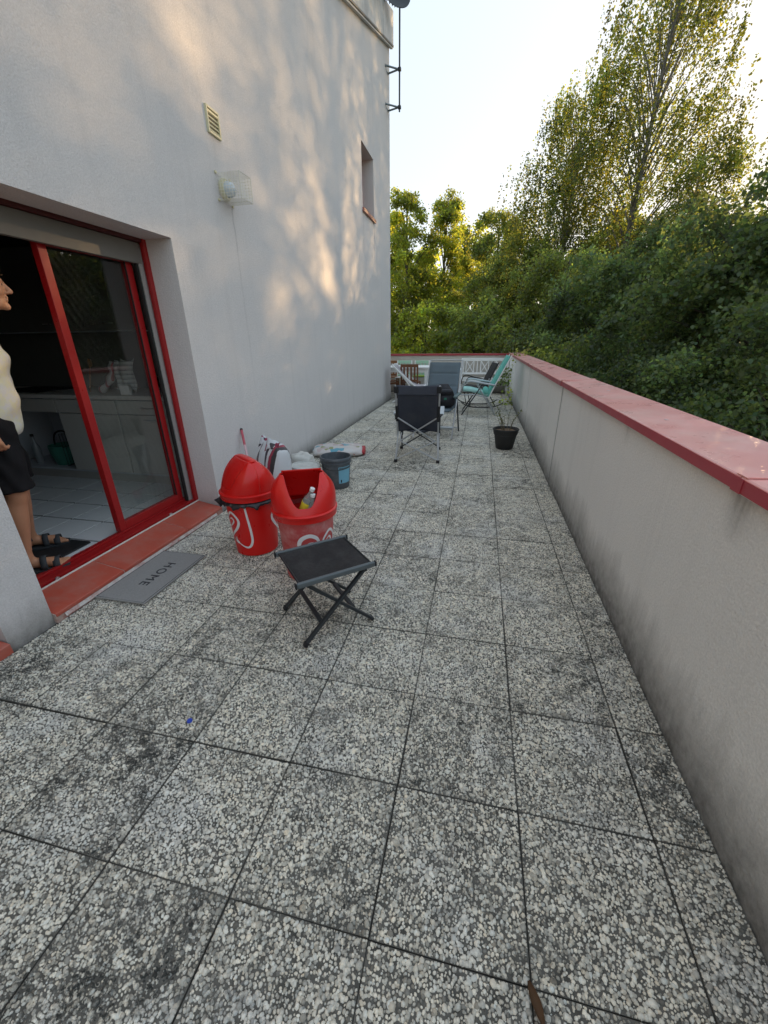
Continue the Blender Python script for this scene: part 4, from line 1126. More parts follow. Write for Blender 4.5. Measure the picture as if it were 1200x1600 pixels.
for s in (-1, 1):
    y = s*.285
    obj('armrest', G().tube(curve([(.24, y, .585), (.05, y, .615), (-.20, y, .655), (-.28, y, .64)], 5), .022, 10, flat=.8), M_armgrey, tc, smooth=True)
    obj('front_loop', G().tube(curve([(-.24, y, .65), (-.36, y, .56), (-.40, y, .44), (-.36, y, .40), (-.1, y, .40), (.12, y, .34)], 6), .011, 8), M_silver, tc, smooth=True)
    obj('leg', G().tube([(-.10, y, .60), (.02, y, .42), (.30, y, .012)], .012, 8), M_silver, tc, smooth=True)
    obj('leg', G().tube([(.0, y, .60), (-.10, y, .42), (-.36, y, .012)], .012, 8), M_darkmetal, tc, smooth=True)
    obj('back_tube', G().tube([(.14, y*.95, .34), (.25, y*.95, .60), (.50, y*.95, 1.12)], .011, 8), M_whitepaint, tc, smooth=True)
obj('stretcher', G().tube([(.28, -.285, .04), (.28, .285, .04)], .010, 8), M_silver, tc, smooth=True)
obj('stretcher', G().tube([(-.34, -.285, .04), (-.34, .285, .04)], .010, 8), M_darkmetal, tc, smooth=True)

# ---- black folding lounger behind it
bl = empty('folding_lounger', (.10, 9.65, 0), R(12)); tag(bl, 'black mesh folding lounger on curved tube runners behind the turquoise chair', 'lounger')
obj('backrest', slabline([(.02, 0, .42), (.10, 0, .62), (.24, 0, .92)], .23, 0), M_textil, bl, smooth=True, solid=.01)
obj('seat', slabline([(-.42, 0, .46), (-.20, 0, .44), (.02, 0, .40)], .23, 0), M_textil, bl, smooth=True, solid=.01)
for s in (-1, 1):
    y = s*.26
    obj('back_tube', G().tube([(.0, y, .36), (.10, y, .62), (.25, y, .94)], .010, 8), M_black, bl, smooth=True)
    obj('arm_tube', G().tube(curve([(.10, y, .56), (-.12, y, .60), (-.34, y, .65), (-.42, y, .58), (-.44, y, .46)], 6), .010, 8), M_black, bl, smooth=True)
    obj('runner', G().tube(curve([(-.50, y, .12), (-.30, y, .03), (0, y, .011), (.25, y, .03), (.42, y, .10)], 8), .010, 8), M_black, bl, smooth=True)
    obj('leg', G().tube([(-.40, y, .46), (-.30, y, .03)], .009, 8), M_black, bl, smooth=True)
    obj('leg', G().tube([(.02, y, .40), (.25, y, .03)], .009, 8), M_black, bl, smooth=True)
obj('label_patch', G().box((.085, -.235, .60), (.004, .05, .03), (0, R(-25), R(90))), M_whiteprint, bl)

# ---- white garden bench against the far wall
be = empty('garden_bench', (.135, 11.96, 0)); tag(be, 'white wooden garden bench with crossed back panels in the far corner', 'bench')
HW = .62
for s in (-1, 1):
    obj('back_post', G().beam((s*HW, .22, 0), (s*HW, .30, .90), .05, .05, (0, 1, 0)), M_whitepaint, be, bevel=.004)
    obj('front_leg', G().beam((s*HW, -.22, 0), (s*HW, -.22, .62), .05, .05, (0, 1, 0)), M_whitepaint, be, bevel=.004)
    obj('armrest', G().beam((s*HW, -.27, .635), (s*HW, .255, .645), .06, .028), M_whitepaint, be, bevel=.006)
    obj('side_rail', G().beam((s*HW, -.21, .36), (s*HW, .22, .36), .03, .06), M_whitepaint, be, bevel=.003)
    obj('side_rail', G().beam((s*HW, -.21, .12), (s*HW, .22, .12), .03, .04), M_whitepaint, be, bevel=.003)
def by(z): return .22+.08*z/.9
obj('top_rail', G().beam((-HW-.02, by(.88), .875), (HW+.02, by(.88), .875), .035, .075), M_whitepaint, be, bevel=.006)
obj('lower_rail', G().beam((-HW, by(.5), .515), (HW, by(.5), .515), .035, .05), M_whitepaint, be, bevel=.004)
for k in range(5): obj('seat_slat', G().box((0, -.20+.095*k, .42-.006*k), (2*HW+.02, .08, .022)), M_whitepaint, be, bevel=.004)
obj('front_apron', G().box((0, -.235, .375), (2*HW-.05, .022, .055)), M_whitepaint, be, bevel=.003)
n = 0
def vslat(x, w=.022): obj('back_slat', G().beam((x, by(.54), .542), (x, by(.83), .836), w, .018, (0, 1, 0)), M_whitepaint, be)
for i in range(3):
    cx = -.40+.40*i; w = .105
    vslat(cx-w); vslat(cx+w)
    for s in (-1, 1): obj('cross_slat', G().beam((cx-s*(w-.012), by(.54)+.003*s, .545), (cx+s*(w-.012), by(.83)+.003*s, .833), .020, .012, (0, 1, 0)), M_whitepaint, be)
for x in (-.57, -.20, .20, .57): vslat(x)

# ---- long white table with chairs round it
tbx = -2.35
ta = empty('garden_table', (tbx, 11.22, 0)); tag(ta, 'long white garden table beyond the house corner', 'table')
obj('table_top', G().box((0, 0, .745), (2.2, .82, .035)), M_whitepaint, ta, bevel=.006)
for sx in (-1, 1):
    for sy in (-1, 1): obj('leg', G().box((sx*1.03, sy*.34, .3635), (.075, .075, .727)), M_whitepaint, ta, bevel=.004)
    obj('apron', G().box((sx*1.03, 0, .675), (.025, .60, .09)), M_whitepaint, ta)
for sy in (-1, 1): obj('apron', G().box((0, sy*.34, .675), (1.98, .025, .09)), M_whitepaint, ta)
def slat_chair(name, label, loc, rz, m, slm=None, seatm=None, n=3, group=None, cushion=None):
    c = empty(name, loc, rz); tag(c, label, 'chair', group)
    slm = slm or m; seatm = seatm or m
    for s in (-1, 1):
        obj('back_post', G().beam((s*.20, .19, 0), (s*.20, .27, .86), .036, .036, (0, 1, 0)), m, c, bevel=.004)
        obj('front_leg', G().beam((s*.20, -.20, 0), (s*.20, -.20, .43), .036, .036, (0, 1, 0)), m, c, bevel=.004)
        obj('side_rail', G().beam((s*.20, -.20, .38), (s*.20, .21, .38), .022, .05), m, c)
    obj('top_rail', G().beam((-.21, .265, .825), (.21, .265, .825), .025, .07), slm, c, bevel=.005)
    obj('lower_rail', G().beam((-.20, .235, .475), (.20, .235, .475), .022, .05), slm, c, bevel=.004)
    for k in range(n):
        x = (k-(n-1)/2)*(.26/max(1, n-1)) if n > 1 else 0
        obj('back_slat', G().beam((x, .24, .50), (x, .262, .79), .042, .014, (0, 1, 0)), slm, c)
    for k in range(5): obj('seat_slat', G().box((0, -.17+.088*k, .43), (.42, .072, .02)), seatm, c, bevel=.003)
    if cushion: obj('seat_cushion', G().pillow((0, 0, .465), (.40, .40, .05), 18, 8, 5), cushion, c, smooth=True)
    return c
slat_chair('wooden_chair', 'brown wooden slat-back chair standing nearest in front of the white table', (-1.66, 10.55, 0), R(180), M_wood, n=4)
slat_chair('wooden_chair', 'brown wooden chair behind the white table at the house corner', (-2.46, 11.86, 0), R(0), M_wood2, n=4)
slat_chair('garden_chair', 'white and mint green chair behind the table, left of the two', (-2.08, 11.84, 0), R(2), M_whitepaint, M_mint, M_whitepaint, 4, 'mint green garden chairs', )
slat_chair('garden_chair', 'white and mint green chair with lime cushion behind the table, right of the two', (-1.60, 11.84, 0), R(-3), M_whitepaint, M_mint, M_whitepaint, 4, 'mint green garden chairs', M_lime)
fcw = slat_chair('wooden_chair', 'brown wooden chair half hidden at the end of the house wall', (-2.33, 10.72, 0), R(150), M_wood, n=3)
# white deck chair with striped cloth
dc = empty('deck_chair', (-1.64, 10.12, 0), R(88)); tag(dc, 'white framed deck chair with striped cloth beside the house corner', 'deck chair')
for s in (-1, 1):
    obj('back_frame', G().beam((s*.24, -.30, .30), (s*.24, .36, .86), .03, .045, (1, 0, 0)), M_whitepaint, dc, bevel=.004)
    obj('base_frame', G().beam((s*.27, -.42, .40), (s*.27, .34, .02), .03, .045, (1, 0, 0)), M_whitepaint, dc, bevel=.004)
    obj('prop_frame', G().beam((s*.21, -.36, .02), (s*.21, .16, .68), .026, .036, (1, 0, 0)), M_whitepaint, dc, bevel=.004)
obj('crossbar', G().beam((-.25, .36, .86), (.25, .36, .86), .035, .035), M_whitepaint, dc, bevel=.005)
obj('crossbar', G().beam((-.28, -.42, .40), (.28, -.42, .40), .035, .035), M_whitepaint, dc, bevel=.005)
obj('crossbar', G().beam((-.28, .34, .02), (.28, .34, .02), .035, .035), M_whitepaint, dc, bevel=.005)
obj('cloth', G().grid(lambda u, v: ((u-.5)*.42, -.41+.76*v, .41+.45*v-.19*math.sin(math.pi*v)*(1-.2*v)), 8, 20), striped('deck_stripe', [(0, (.55, .52, .55)), (.5, (.30, .24, .30)), (.75, (.55, .52, .55))], 14, 0), dc, smooth=True, solid=.005)

# ---- potted shrub
pp = empty('potted_plant', (.417, 5.78, 0)); tag(pp, 'dark grey flower pot with a sparse leafy shrub beside the parapet', 'potted plant')
obj('pot', G().lathe([(0, .004), (.108, 0), (.115, .008), (.150, .195), (.158, .198), (.172, .262), (.176, .272), (.170, .278), (.160, .272), (.148, .235), (0, .23)], 44), M_pot, pp, smooth=True)
obj('soil', G().grid(lambda u, v: ((.15*v)*math.cos(6.2832*u), (.15*v)*math.sin(6.2832*u), .243+.014*(1-v)+.005*math.sin(25*u+9*v)), 28, 6), M_soil, pp, smooth=True, auto=False)
g = G(); lv = []; 
rr = random.Random(5)
for k in range(11):
    a = rr.uniform(0, 6.28); L = rr.choice((.14, .18, .22, .26, .34)); le = rr.uniform(.18, .55)
    base = Vector((.05*math.cos(a), .05*math.sin(a), .245))
    tip = base+Vector((math.cos(a)*L*le, math.sin(a)*L*le, L))
    mid = base.lerp(tip, .5)+Vector((rr.uniform(-.02, .02), rr.uniform(-.02, .02), .02))
    c = curve([base, mid, tip], 6); g.tube(c, [.004*(1-.7*i/(len(c)-1)) for i in range(len(c))], 5)
    for q in range(int(7+L*22)):
        t = rr.uniform(.35, 1); lv.append((c[int(t*(len(c)-1))], rr.uniform(0, 6.28), rr.uniform(.018, .036), rr.uniform(-.3, .9)))
obj('stem', g, mk('shrub_twig', (.12, .10, .05), .8), pp, smooth=True)
V = []; F = []; Cc = []
for p, a, s, el in lv:
    d = Vector((math.cos(a)*math.cos(el), math.sin(a)*math.cos(el), math.sin(el))); w = Vector((-math.sin(a), math.cos(a), rr.uniform(-.4, .4)))*s*.32
    o = len(V); V += [p, p+d*s*.5+w, p+d*s, p+d*s*.5-w]; F.append((o, o+1, o+2, o+3)); k = rr.uniform(.6, 1.5); Cc += [(k*rr.uniform(.9, 1.3), k, k*.9)]*4
lf = obj('leaves', np_mesh('leaves', np.array([tuple(p) for p in V]), np.array(F), L_plant, np.array(Cc)), None, pp); lf['kind'] = 'stuff'

# ---- on the facade: vent, caged lamp, dish on its pole
vt = empty('vent_grille', (XW, 3.73, 2.995)); tag(vt, 'small cream louvred vent high on the house wall', 'vent')
obj('vent_frame', G().span((-.005, -.085, -.085), (.018, -.070, .085)).span((-.005, .070, -.085), (.018, .085, .085)).span((-.005, -.070, .070), (.018, .070, .085)).span((-.005, -.070, -.085), (.018, .070, -.070)), M_cream, vt, bevel=.002)
obj('vent_back', G().span((-.02, -.069, -.069), (-.004, .069, .069)), M_gap, vt)
for k in range(5):
    obj('louvre', G().box((.004, 0, -.055+.027*k), (.004, .138, .030), (0, R(-38), 0)), M_cream, vt)
obj('middle_bar', G().span((.002, -.069, .046), (.016, .069, .060)), M_cream, vt)
cl = empty('wall_lamp', (XW, 3.77, 2.577)); tag(cl, 'round bulkhead lamp inside a projecting wire cage on the house wall', 'lamp')
obj('lamp_base', G().lathe([(0, 0), (.075, 0), (.078, .02), (.070, .035), (0, .036)], 28), M_cream, cl, rot=(0, R(90), 0), smooth=True)
obj('lamp_globe', G().lathe([(.056, .035), (.056, .055), (.049, .078), (.034, .094), (0, .100)], 28), M_lampglass, cl, rot=(0, R(90), 0), smooth=True)
ch, cw, cd = .088, .088, .205
wires = []
def wire(pts): wires.append(G().tube(pts, .0022, 5))
cg = obj('wire_cage', G().tube([(cd, -cw, -ch), (cd, cw, -ch), (cd, cw, ch), (cd, -cw, ch)], .0032, 6, True), M_cage, cl, smooth=True)
for k in range(9):
    t = -1+2*k/8
    obj('wire', G().tube([(.0, -cw, t*ch), (cd, -cw, t*ch), (cd, cw, t*ch), (.0, cw, t*ch)], .0015, 5), M_cage, cg)
    obj('wire', G().tube([(.0, t*cw, -ch), (cd, t*cw, -ch), (cd, t*cw, ch), (.0, t*cw, ch)], .0015, 5), M_cage, cg)
for k in range(1, 8):
    x = cd*k/8
    obj('wire', G().tube([(x, -cw, -ch), (x, cw, -ch), (x, cw, ch), (x, -cw, ch)], .0015, 5, True), M_cage, cg)
for s in (-1, 1):
    for q in (-1, 1): obj('fixing_lug', G().box((.006, s*(cw+.012), q*(ch+.004)), (.012, .022, .016)), M_cream, cl, bevel=.002)
ds = empty('satellite_dish', (-1.935, 10.36, 5.58)); tag(ds, 'dark round dish on a thin pole bracketed to the roof corner', 'satellite dish')
obj('pole', G().tube([(0, 0, 0), (.0, 0, 1.95)], .016, 10), M_darkmetal, ds, smooth=True)
for z, yy in ((.07, 0), (.63, 0)):
    br_ = obj('bracket', G().tube([(-.255, -.12, z+.03), (-.01, 0, z)], .016, 8).tube([(-.255, .11, z+.01), (-.01, 0, z)], .016, 8), M_galv, ds, smooth=True)
    obj('clamp', G().box((0, 0, z), (.06, .06, .05)), M_darkmetal, br_, bevel=.006)
    obj('wall_plate', G().box((-.2525, -.005, z+.02), (.004, .30, .05)), M_galv, br_)
dish_m = obj('dish', G().lathe([(0, .0), (.12, .008), (.22, .03), (.29, .058), (.30, .062), (.30, .072), (.288, .070), (.20, .036), (.1, .018), (0, .010)], 40), M_darkmetal, ds, loc=(-.07, -.20, 1.56), rot=(R(70), 0, R(38)), smooth=True)
for k in range(9):
    obj('rib', G().box(((k-4)*.05, 0, -.012), (.010, .40-.02*abs(k-4)**1.6, .045)), M_darkmetal, dish_m)
obj('arm', G().tube([(0, 0, 1.56), (-.07, -.20, 1.56)], .014, 8), M_darkmetal, ds, smooth=True)

# ---- little litter
lf = obj('fallen_leaf', G().grid(lambda u, v: ((u-.5)*.022*math.sin(math.pi*(.08+.84*v)), (v-.5)*.075, .006+.006*(2*u-1)**2+.004*math.sin(5*v)), 6, 10), mk('dry_leaf', (.09, .045, .02), .8), loc=(.235, .475, .0015), rot=(0, 0, R(20)), smooth=True); tag(lf, 'dry brown leaf lying in a paving joint near the bottom edge', 'leaf')
bc = obj('plastic_scrap', G().lathe([(0, .007), (.009, .007), (.011, .004), (.011, 0), (.0095, 0), (.008, .005), (0, .005)], 14), mk('blue_cap', (.03, .07, .45), .4), loc=(-1.038, .973, .004), smooth=True); tag(bc, 'tiny blue scrap on the paving below the doormat', 'litter')

# ================================================================== PEOPLE just inside the door
def lerp3(a, b, t): return tuple(a[i]+(b[i]-a[i])*t for i in range(3))
def make_person(label, loc, rz, pose, shirt_m, shorts_m, shorts_len, h=.0062, fine=True):
    """local frame: x to the person's right, y forward, z up from the floor"""
    root = empty('person', loc, rz); tag(root, label, 'person')
    P = pose
    lo, hi = (-.46, -.34, -.02), (.40, .48, 1.76)
    s = SDF(lo, hi, h)
    hip, ch, nk, hd = P['hip'], P['chest'], P['neck'], P['head']
    # legs
    for sd in ('R', 'L'):
        hj, kn, an, toe = P['hipj'+sd], P['knee'+sd], P['ank'+sd], P['toe'+sd]
        s.cap(hj, kn, .078, .048, .03); s.cap(kn, an, .046, .031, .02)
        calf = lerp3(kn, an, .30); s.ell((calf[0], calf[1]-.022, calf[2]), (.043, .046, .11), .03)
        heel = (an[0], an[1], .035); d = Vector(toe)-Vector(an); d.z = 0; d.normalize(); sx = Vector((d.y, -d.x, 0))
        hl = Vector((an[0], an[1], 0))-d*.035
        s.cap(an, (hl.x, hl.y, .032), .034, .030, .02)
        ball = Vector((an[0], an[1], .028))+d*.125
        s.cap((an[0], an[1], .05), tuple(ball), .032, .030, .02); s.cap(tuple(ball+sx*.018), tuple(ball-sx*.018), .024, .022, .015)
        for k in range(5):
            sgn = 1 if sd == 'L' else -1
            o = (k-2)*.0165*sgn; L = (.066, .060, .052, .044, .034)[k if True else 4-k]
            rad = .013 if k == 0 else .0095
            b0 = ball+sx*(-o)*1.0; s.cap((b0.x, b0.y, .018), tuple(Vector((b0.x, b0.y, .014))+d*L), rad, rad*.9, .004)
    # trunk
    s.cap(P['hipjR'], P['hipjL'], .095, .095, .05)
    s.ell(hip, (.165, .115, .12), .06)
    belly = lerp3(hip, ch, .42); s.ell((belly[0], belly[1]+.010, belly[2]), (.155, .118, .17), .06)
    s.ell(ch, (.165, .115, .19), .06)
    s.cap(P['shR'], P['shL'], .062, .062, .06)
    s.cap(nk, (hd[0], hd[1]-.02, hd[2]-.06), .057, .052, .03)
    # arms
    for sd in ('R', 'L'):
        s.cap(P['sh'+sd], P['elb'+sd], .050, .038, .03); s.cap(P['elb'+sd], P['wri'+sd], .038, .026, .02)
        w = Vector(P['wri'+sd]); hdir = Vector(P['hand'+sd]).normalized(); up = Vector(P['palm'+sd]).normalized()
        up = (up-hdir*up.dot(hdir)).normalized(); sd_v = hdir.cross(up)
        if P.get('thumb'+sd, 1) < 0: sd_v = -sd_v
        pc = w+hdir*.055
        for o in (-.028, -.010, .010, .028):
            s.cap(tuple(w+hdir*.012+sd_v*o*.5), tuple(w+hdir*.088+sd_v*o), .0145, .0125, .012)
        for i, o in enumerate((.030, .010, -.010, -.029)):
            L = (.072, .080, .074, .058)[i]; k0 = w+hdir*.088+sd_v*o
            c1 = (hdir*.88+up*.48).normalized(); c2 = (hdir*.38+up*.92).normalized(); c3 = (up*.95-hdir*.25).normalized()
            k1 = k0+c1*L*.46; k2 = k1+c2*L*.32; k3 = k2+c3*L*.26
            s.cap(tuple(k0), tuple(k1), .0098, .009, .004); s.cap(tuple(k1), tuple(k2), .009, .0085, .003); s.cap(tuple(k2), tuple(k3), .0085, .0075, .003)
        t0 = w+hdir*.022+sd_v*.026; t1 = t0+(hdir*.62+sd_v*.55+up*.42).normalized()*.042; t2 = t1+(hdir*.85+up*.5).normalized()*.034; t3 = t2+(hdir*.7+up*.7).normalized()*.026
        s.cap(tuple(t0), tuple(t1), .0155, .012, .008); s.cap(tuple(t1), tuple(t2), .0115, .010, .003); s.cap(tuple(t2), tuple(t3), .010, .008, .003)
    # head and face
    x, y, z = hd
    s.ell((x, y-.012, z+.022), (.074, .094, .092), .02); s.ell((x, y+.018, z-.020), (.062, .074, .088), .03)
    s.cap((x-.03, y+.045, z-.078), (x+.03, y+.045, z-.078), .026, .026, .025); s.ell((x, y+.078, z-.094), (.024, .018, .018), .018)
    s.cap((x-.030, y+.080, z+.030), (x+.030, y+.080, z+.030), .014, .014, .012)
    s.cap((x, y+.088, z+.022), (x, y+.112, z-.018), .0085, .0125, .010); s.ell((x, y+.112, z-.022), (.0125, .012, .010), .006)
    for q in (-1, 1):
        s.ell((x+q*.012, y+.100, z-.027), (.008, .010, .007), .004)
        s.ell((x+q*.031, y+.092, z+.010), (.017, .014, .0095), .0, 'sub')
        s.ell((x+q*.031, y+.076, z+.010), (.0125, .0125, .0115), .002)
        s.ell((x+q*.046, y+.058, z-.024), (.022, .022, .020), .02)
        s.ell((x+q*.075, y-.006, z-.004), (.010, .020, .032), .006); s.ell((x+q*.084, y+.000, z-.004), (.006, .010, .018), .0, 'sub')
    s.cap((x-.020, y+.090, z-.049), (x+.020, y+.090, z-.049), .0065, .0065, .005); s.cap((x-.018, y+.087, z-.063), (x+.018, y+.087, z-.063), .0075, .0075, .005)
    s.cap((x-.021, y+.101, z-.0565), (x+.021, y+.101, z-.0565), .0028, .0028, 0, 'sub')
    V, Q = s.mesh(); body = obj('body', np_mesh('body', V, Q, M_skin, None, True), None, root)
    # hair
    hs = SDF((x-.13, y-.15, z-.12), (x+.13, y+.14, z+.16), .0045)
    hs.ell((x, y-.018, z+.030), (.086, .101, .097), 0); hs.ell((x, y+.030, z+.095), (.060, .060, .032), .03); hs.ell((x, y-.075, z-.035), (.06, .04, .05), .03)
    for q in (-1, 1): hs.cap((x+q*.073, y+.012, z+.03), (x+q*.075, y+.008, z-.015), .010, .006, .01)
    rr = random.Random(3)
    for k in range(46):
        a = rr.uniform(0, 6.28); b = rr.uniform(.15, 1.2); p = Vector((x+.083*math.cos(a)*math.cos(b), y-.018+.098*math.sin(a)*math.cos(b), z+.03+.095*math.sin(b)))
        hs.cap(tuple(p), tuple(p+Vector((math.cos(a)*.02, math.sin(a)*.02+.01, .012))), .009, .003, .006)
    hs.ell((x, y+.088, z-.015), (.078, .050, .080), 0, 'sub')
    V, Q = hs.mesh(); obj('hair', np_mesh('hair', V, Q, M_hair, None, True), None, root)
    # eyes
    for q in (-1, 1): obj('eye', G().lathe([(0, 0), (.0035, .0004), (.0050, .0), (.0042, -.002)], 10), M_black, root, loc=(x+q*.031, y+.0885, z+.010), rot=(R(-90), 0, 0))
    # shirt: loose, short sleeves, wrinkled
    ss = SDF(lo, hi, .008)
    ss.ell((hip[0], hip[1]+.018, hip[2]+.0), (.190, .140, .20), .06); ss.ell((belly[0], belly[1]+.012, belly[2]), (.176, .134, .19), .06); ss.ell(ch, (.184, .132, .20), .06)
    ss.cap(P['shR'], P['shL'], .076, .076, .05)
    for sd in ('R', 'L'): ss.cap(P['sh'+sd], lerp3(P['sh'+sd], P['elb'+sd], .62), .070, .074, .03)
    X, Y, Z = np.meshgrid(*ss.ax, indexing='ij', sparse=True)
    wr = .0045*np.sin(38*Z+14*X+9*np.sin(9*Y+5*X))+.004*np.sin(24*X-30*Z+17*Y)+.003*np.sin(55*Z-33*Y)
    ss.F = ss.F+wr.astype(np.float32)
    hem = hip[2]-.105
    ss.F = np.maximum(ss.F, (hem-Z+.05*(X-hip[0])*0-.10*(Y-hip[1])*.35).astype(np.float32)*np.ones_like(ss.F))
    ss.F = np.maximum(ss.F, -(np.sqrt((X-nk[0])**2+(Y-nk[1]-.035)**2+(Z-nk[2]-.045)**2)-.082).astype(np.float32))
    V, Q = ss.mesh(); obj('shirt', np_mesh('shirt', V, Q, shirt_m, None, True), None, root)
    # shorts
    ps = SDF((lo[0], lo[1], .2), (hi[0], hi[1], 1.15), .008)
    ps.ell(hip, (.180, .135, .13), .06); ps.cap(P['hipjR'], P['hipjL'], .112, .112, .05)
    for sd in ('R', 'L'):
        kn = P['knee'+sd]; e = lerp3(P['hipj'+sd], kn, shorts_len); ps.cap(P['hipj'+sd], e, .106, .098, .04)
    X, Y, Z = np.meshgrid(*ps.ax, indexing='ij', sparse=True)
    ps.F = ps.F+(.005*np.sin(30*Z+20*X+8*np.sin(12*Y))+.004*np.sin(42*Y-26*Z+11*X)).astype(np.float32)
    zc = P['hipjR'][2]+(P['kneeR'][2]-P['hipjR'][2])*shorts_len
    ps.F = np.maximum(ps.F, (zc-Z).astype(np.float32)*np.ones_like(ps.F)); ps.F = np.maximum(ps.F, (Z-hip[2]-.07).astype(np.float32)*np.ones_like(ps.F))
    V, Q = ps.mesh(); obj('shorts', np_mesh('shorts', V, Q, shorts_m, None, True), None, root)
    # sandals
    for sd in ('R', 'L'):
        an, toe = Vector(P['ank'+sd]), Vector(P['toe'+sd]); d = toe-an; d.z = 0; d.normalize(); sx = Vector((d.y, -d.x, 0)); c = Vector((an.x, an.y, 0))
        f = lambda u, v: c-d*.075+d*.275*v+sx*(u-.5)*(.085+.022*math.sin(math.pi*min(1, v*1.05))-.03*max(0, v-.85)*4)
        sand = obj('sandal', G().grid(lambda u, v: (f(u, v).x, f(u, v).y, -.001), 6, 14), M_sandal, root, solid=.012)
        for t, hgt, wd in ((.78, .052, .026), (.56, .074, .024)):
            b = c-d*.075+d*.275*t
            g = G().grid(lambda u, v: tuple(b+d*(v-.5)*wd*1.4+sx*math.cos(math.pi*u)*.049+Vector((0, 0, .004+hgt*math.sin(math.pi*u)**.8))), 14, 2)
            obj('strap', g, M_sandal, sand, smooth=True, solid=.004)
        g = G().grid(lambda u, v: tuple(c+d*(-.040+.085*(1-abs(2*u-1)**2)*-1+.06)*.7+sx*math.cos(math.pi*u)*.043+Vector((0, 0, .060+.022*v))), 14, 2)
        obj('heel_strap', g, M_sandal, sand, smooth=True, solid=.004)
    return root
pose1 = dict(hip=(0, 0, .93), chest=(0, .055, 1.245), neck=(0, .105, 1.44), head=(0, .178, 1.575),
    hipjR=(.085, 0, .87), kneeR=(.10, .01, .47), ankR=(.104, -.055, .085), toeR=(.14, .14, .02),
    hipjL=(-.095, 0, .87), kneeL=(-.19, .03, .47), ankL=(-.285, -.02, .085), toeL=(-.25, .18, .02),
    shR=(.178, .06, 1.375), elbR=(.265, -.055, 1.12), wriR=(.275, .005, .90), handR=(-.03, .10, -1), palmR=(-.85, .45, .1), thumbR=-1,
    shL=(-.178, .07, 1.375), elbL=(-.245, -.05, 1.11), wriL=(-.225, -.03, .87), handL=(.1, .3, -1), palmL=(.8, .4, 0), thumbL=1)
PZ = KZ+.022
make_person('person in cream shirt, black shorts and sandals standing in the open doorway', (-2.675, 1.745, PZ), R(-36), pose1, M_shirt, M_shorts, .89)

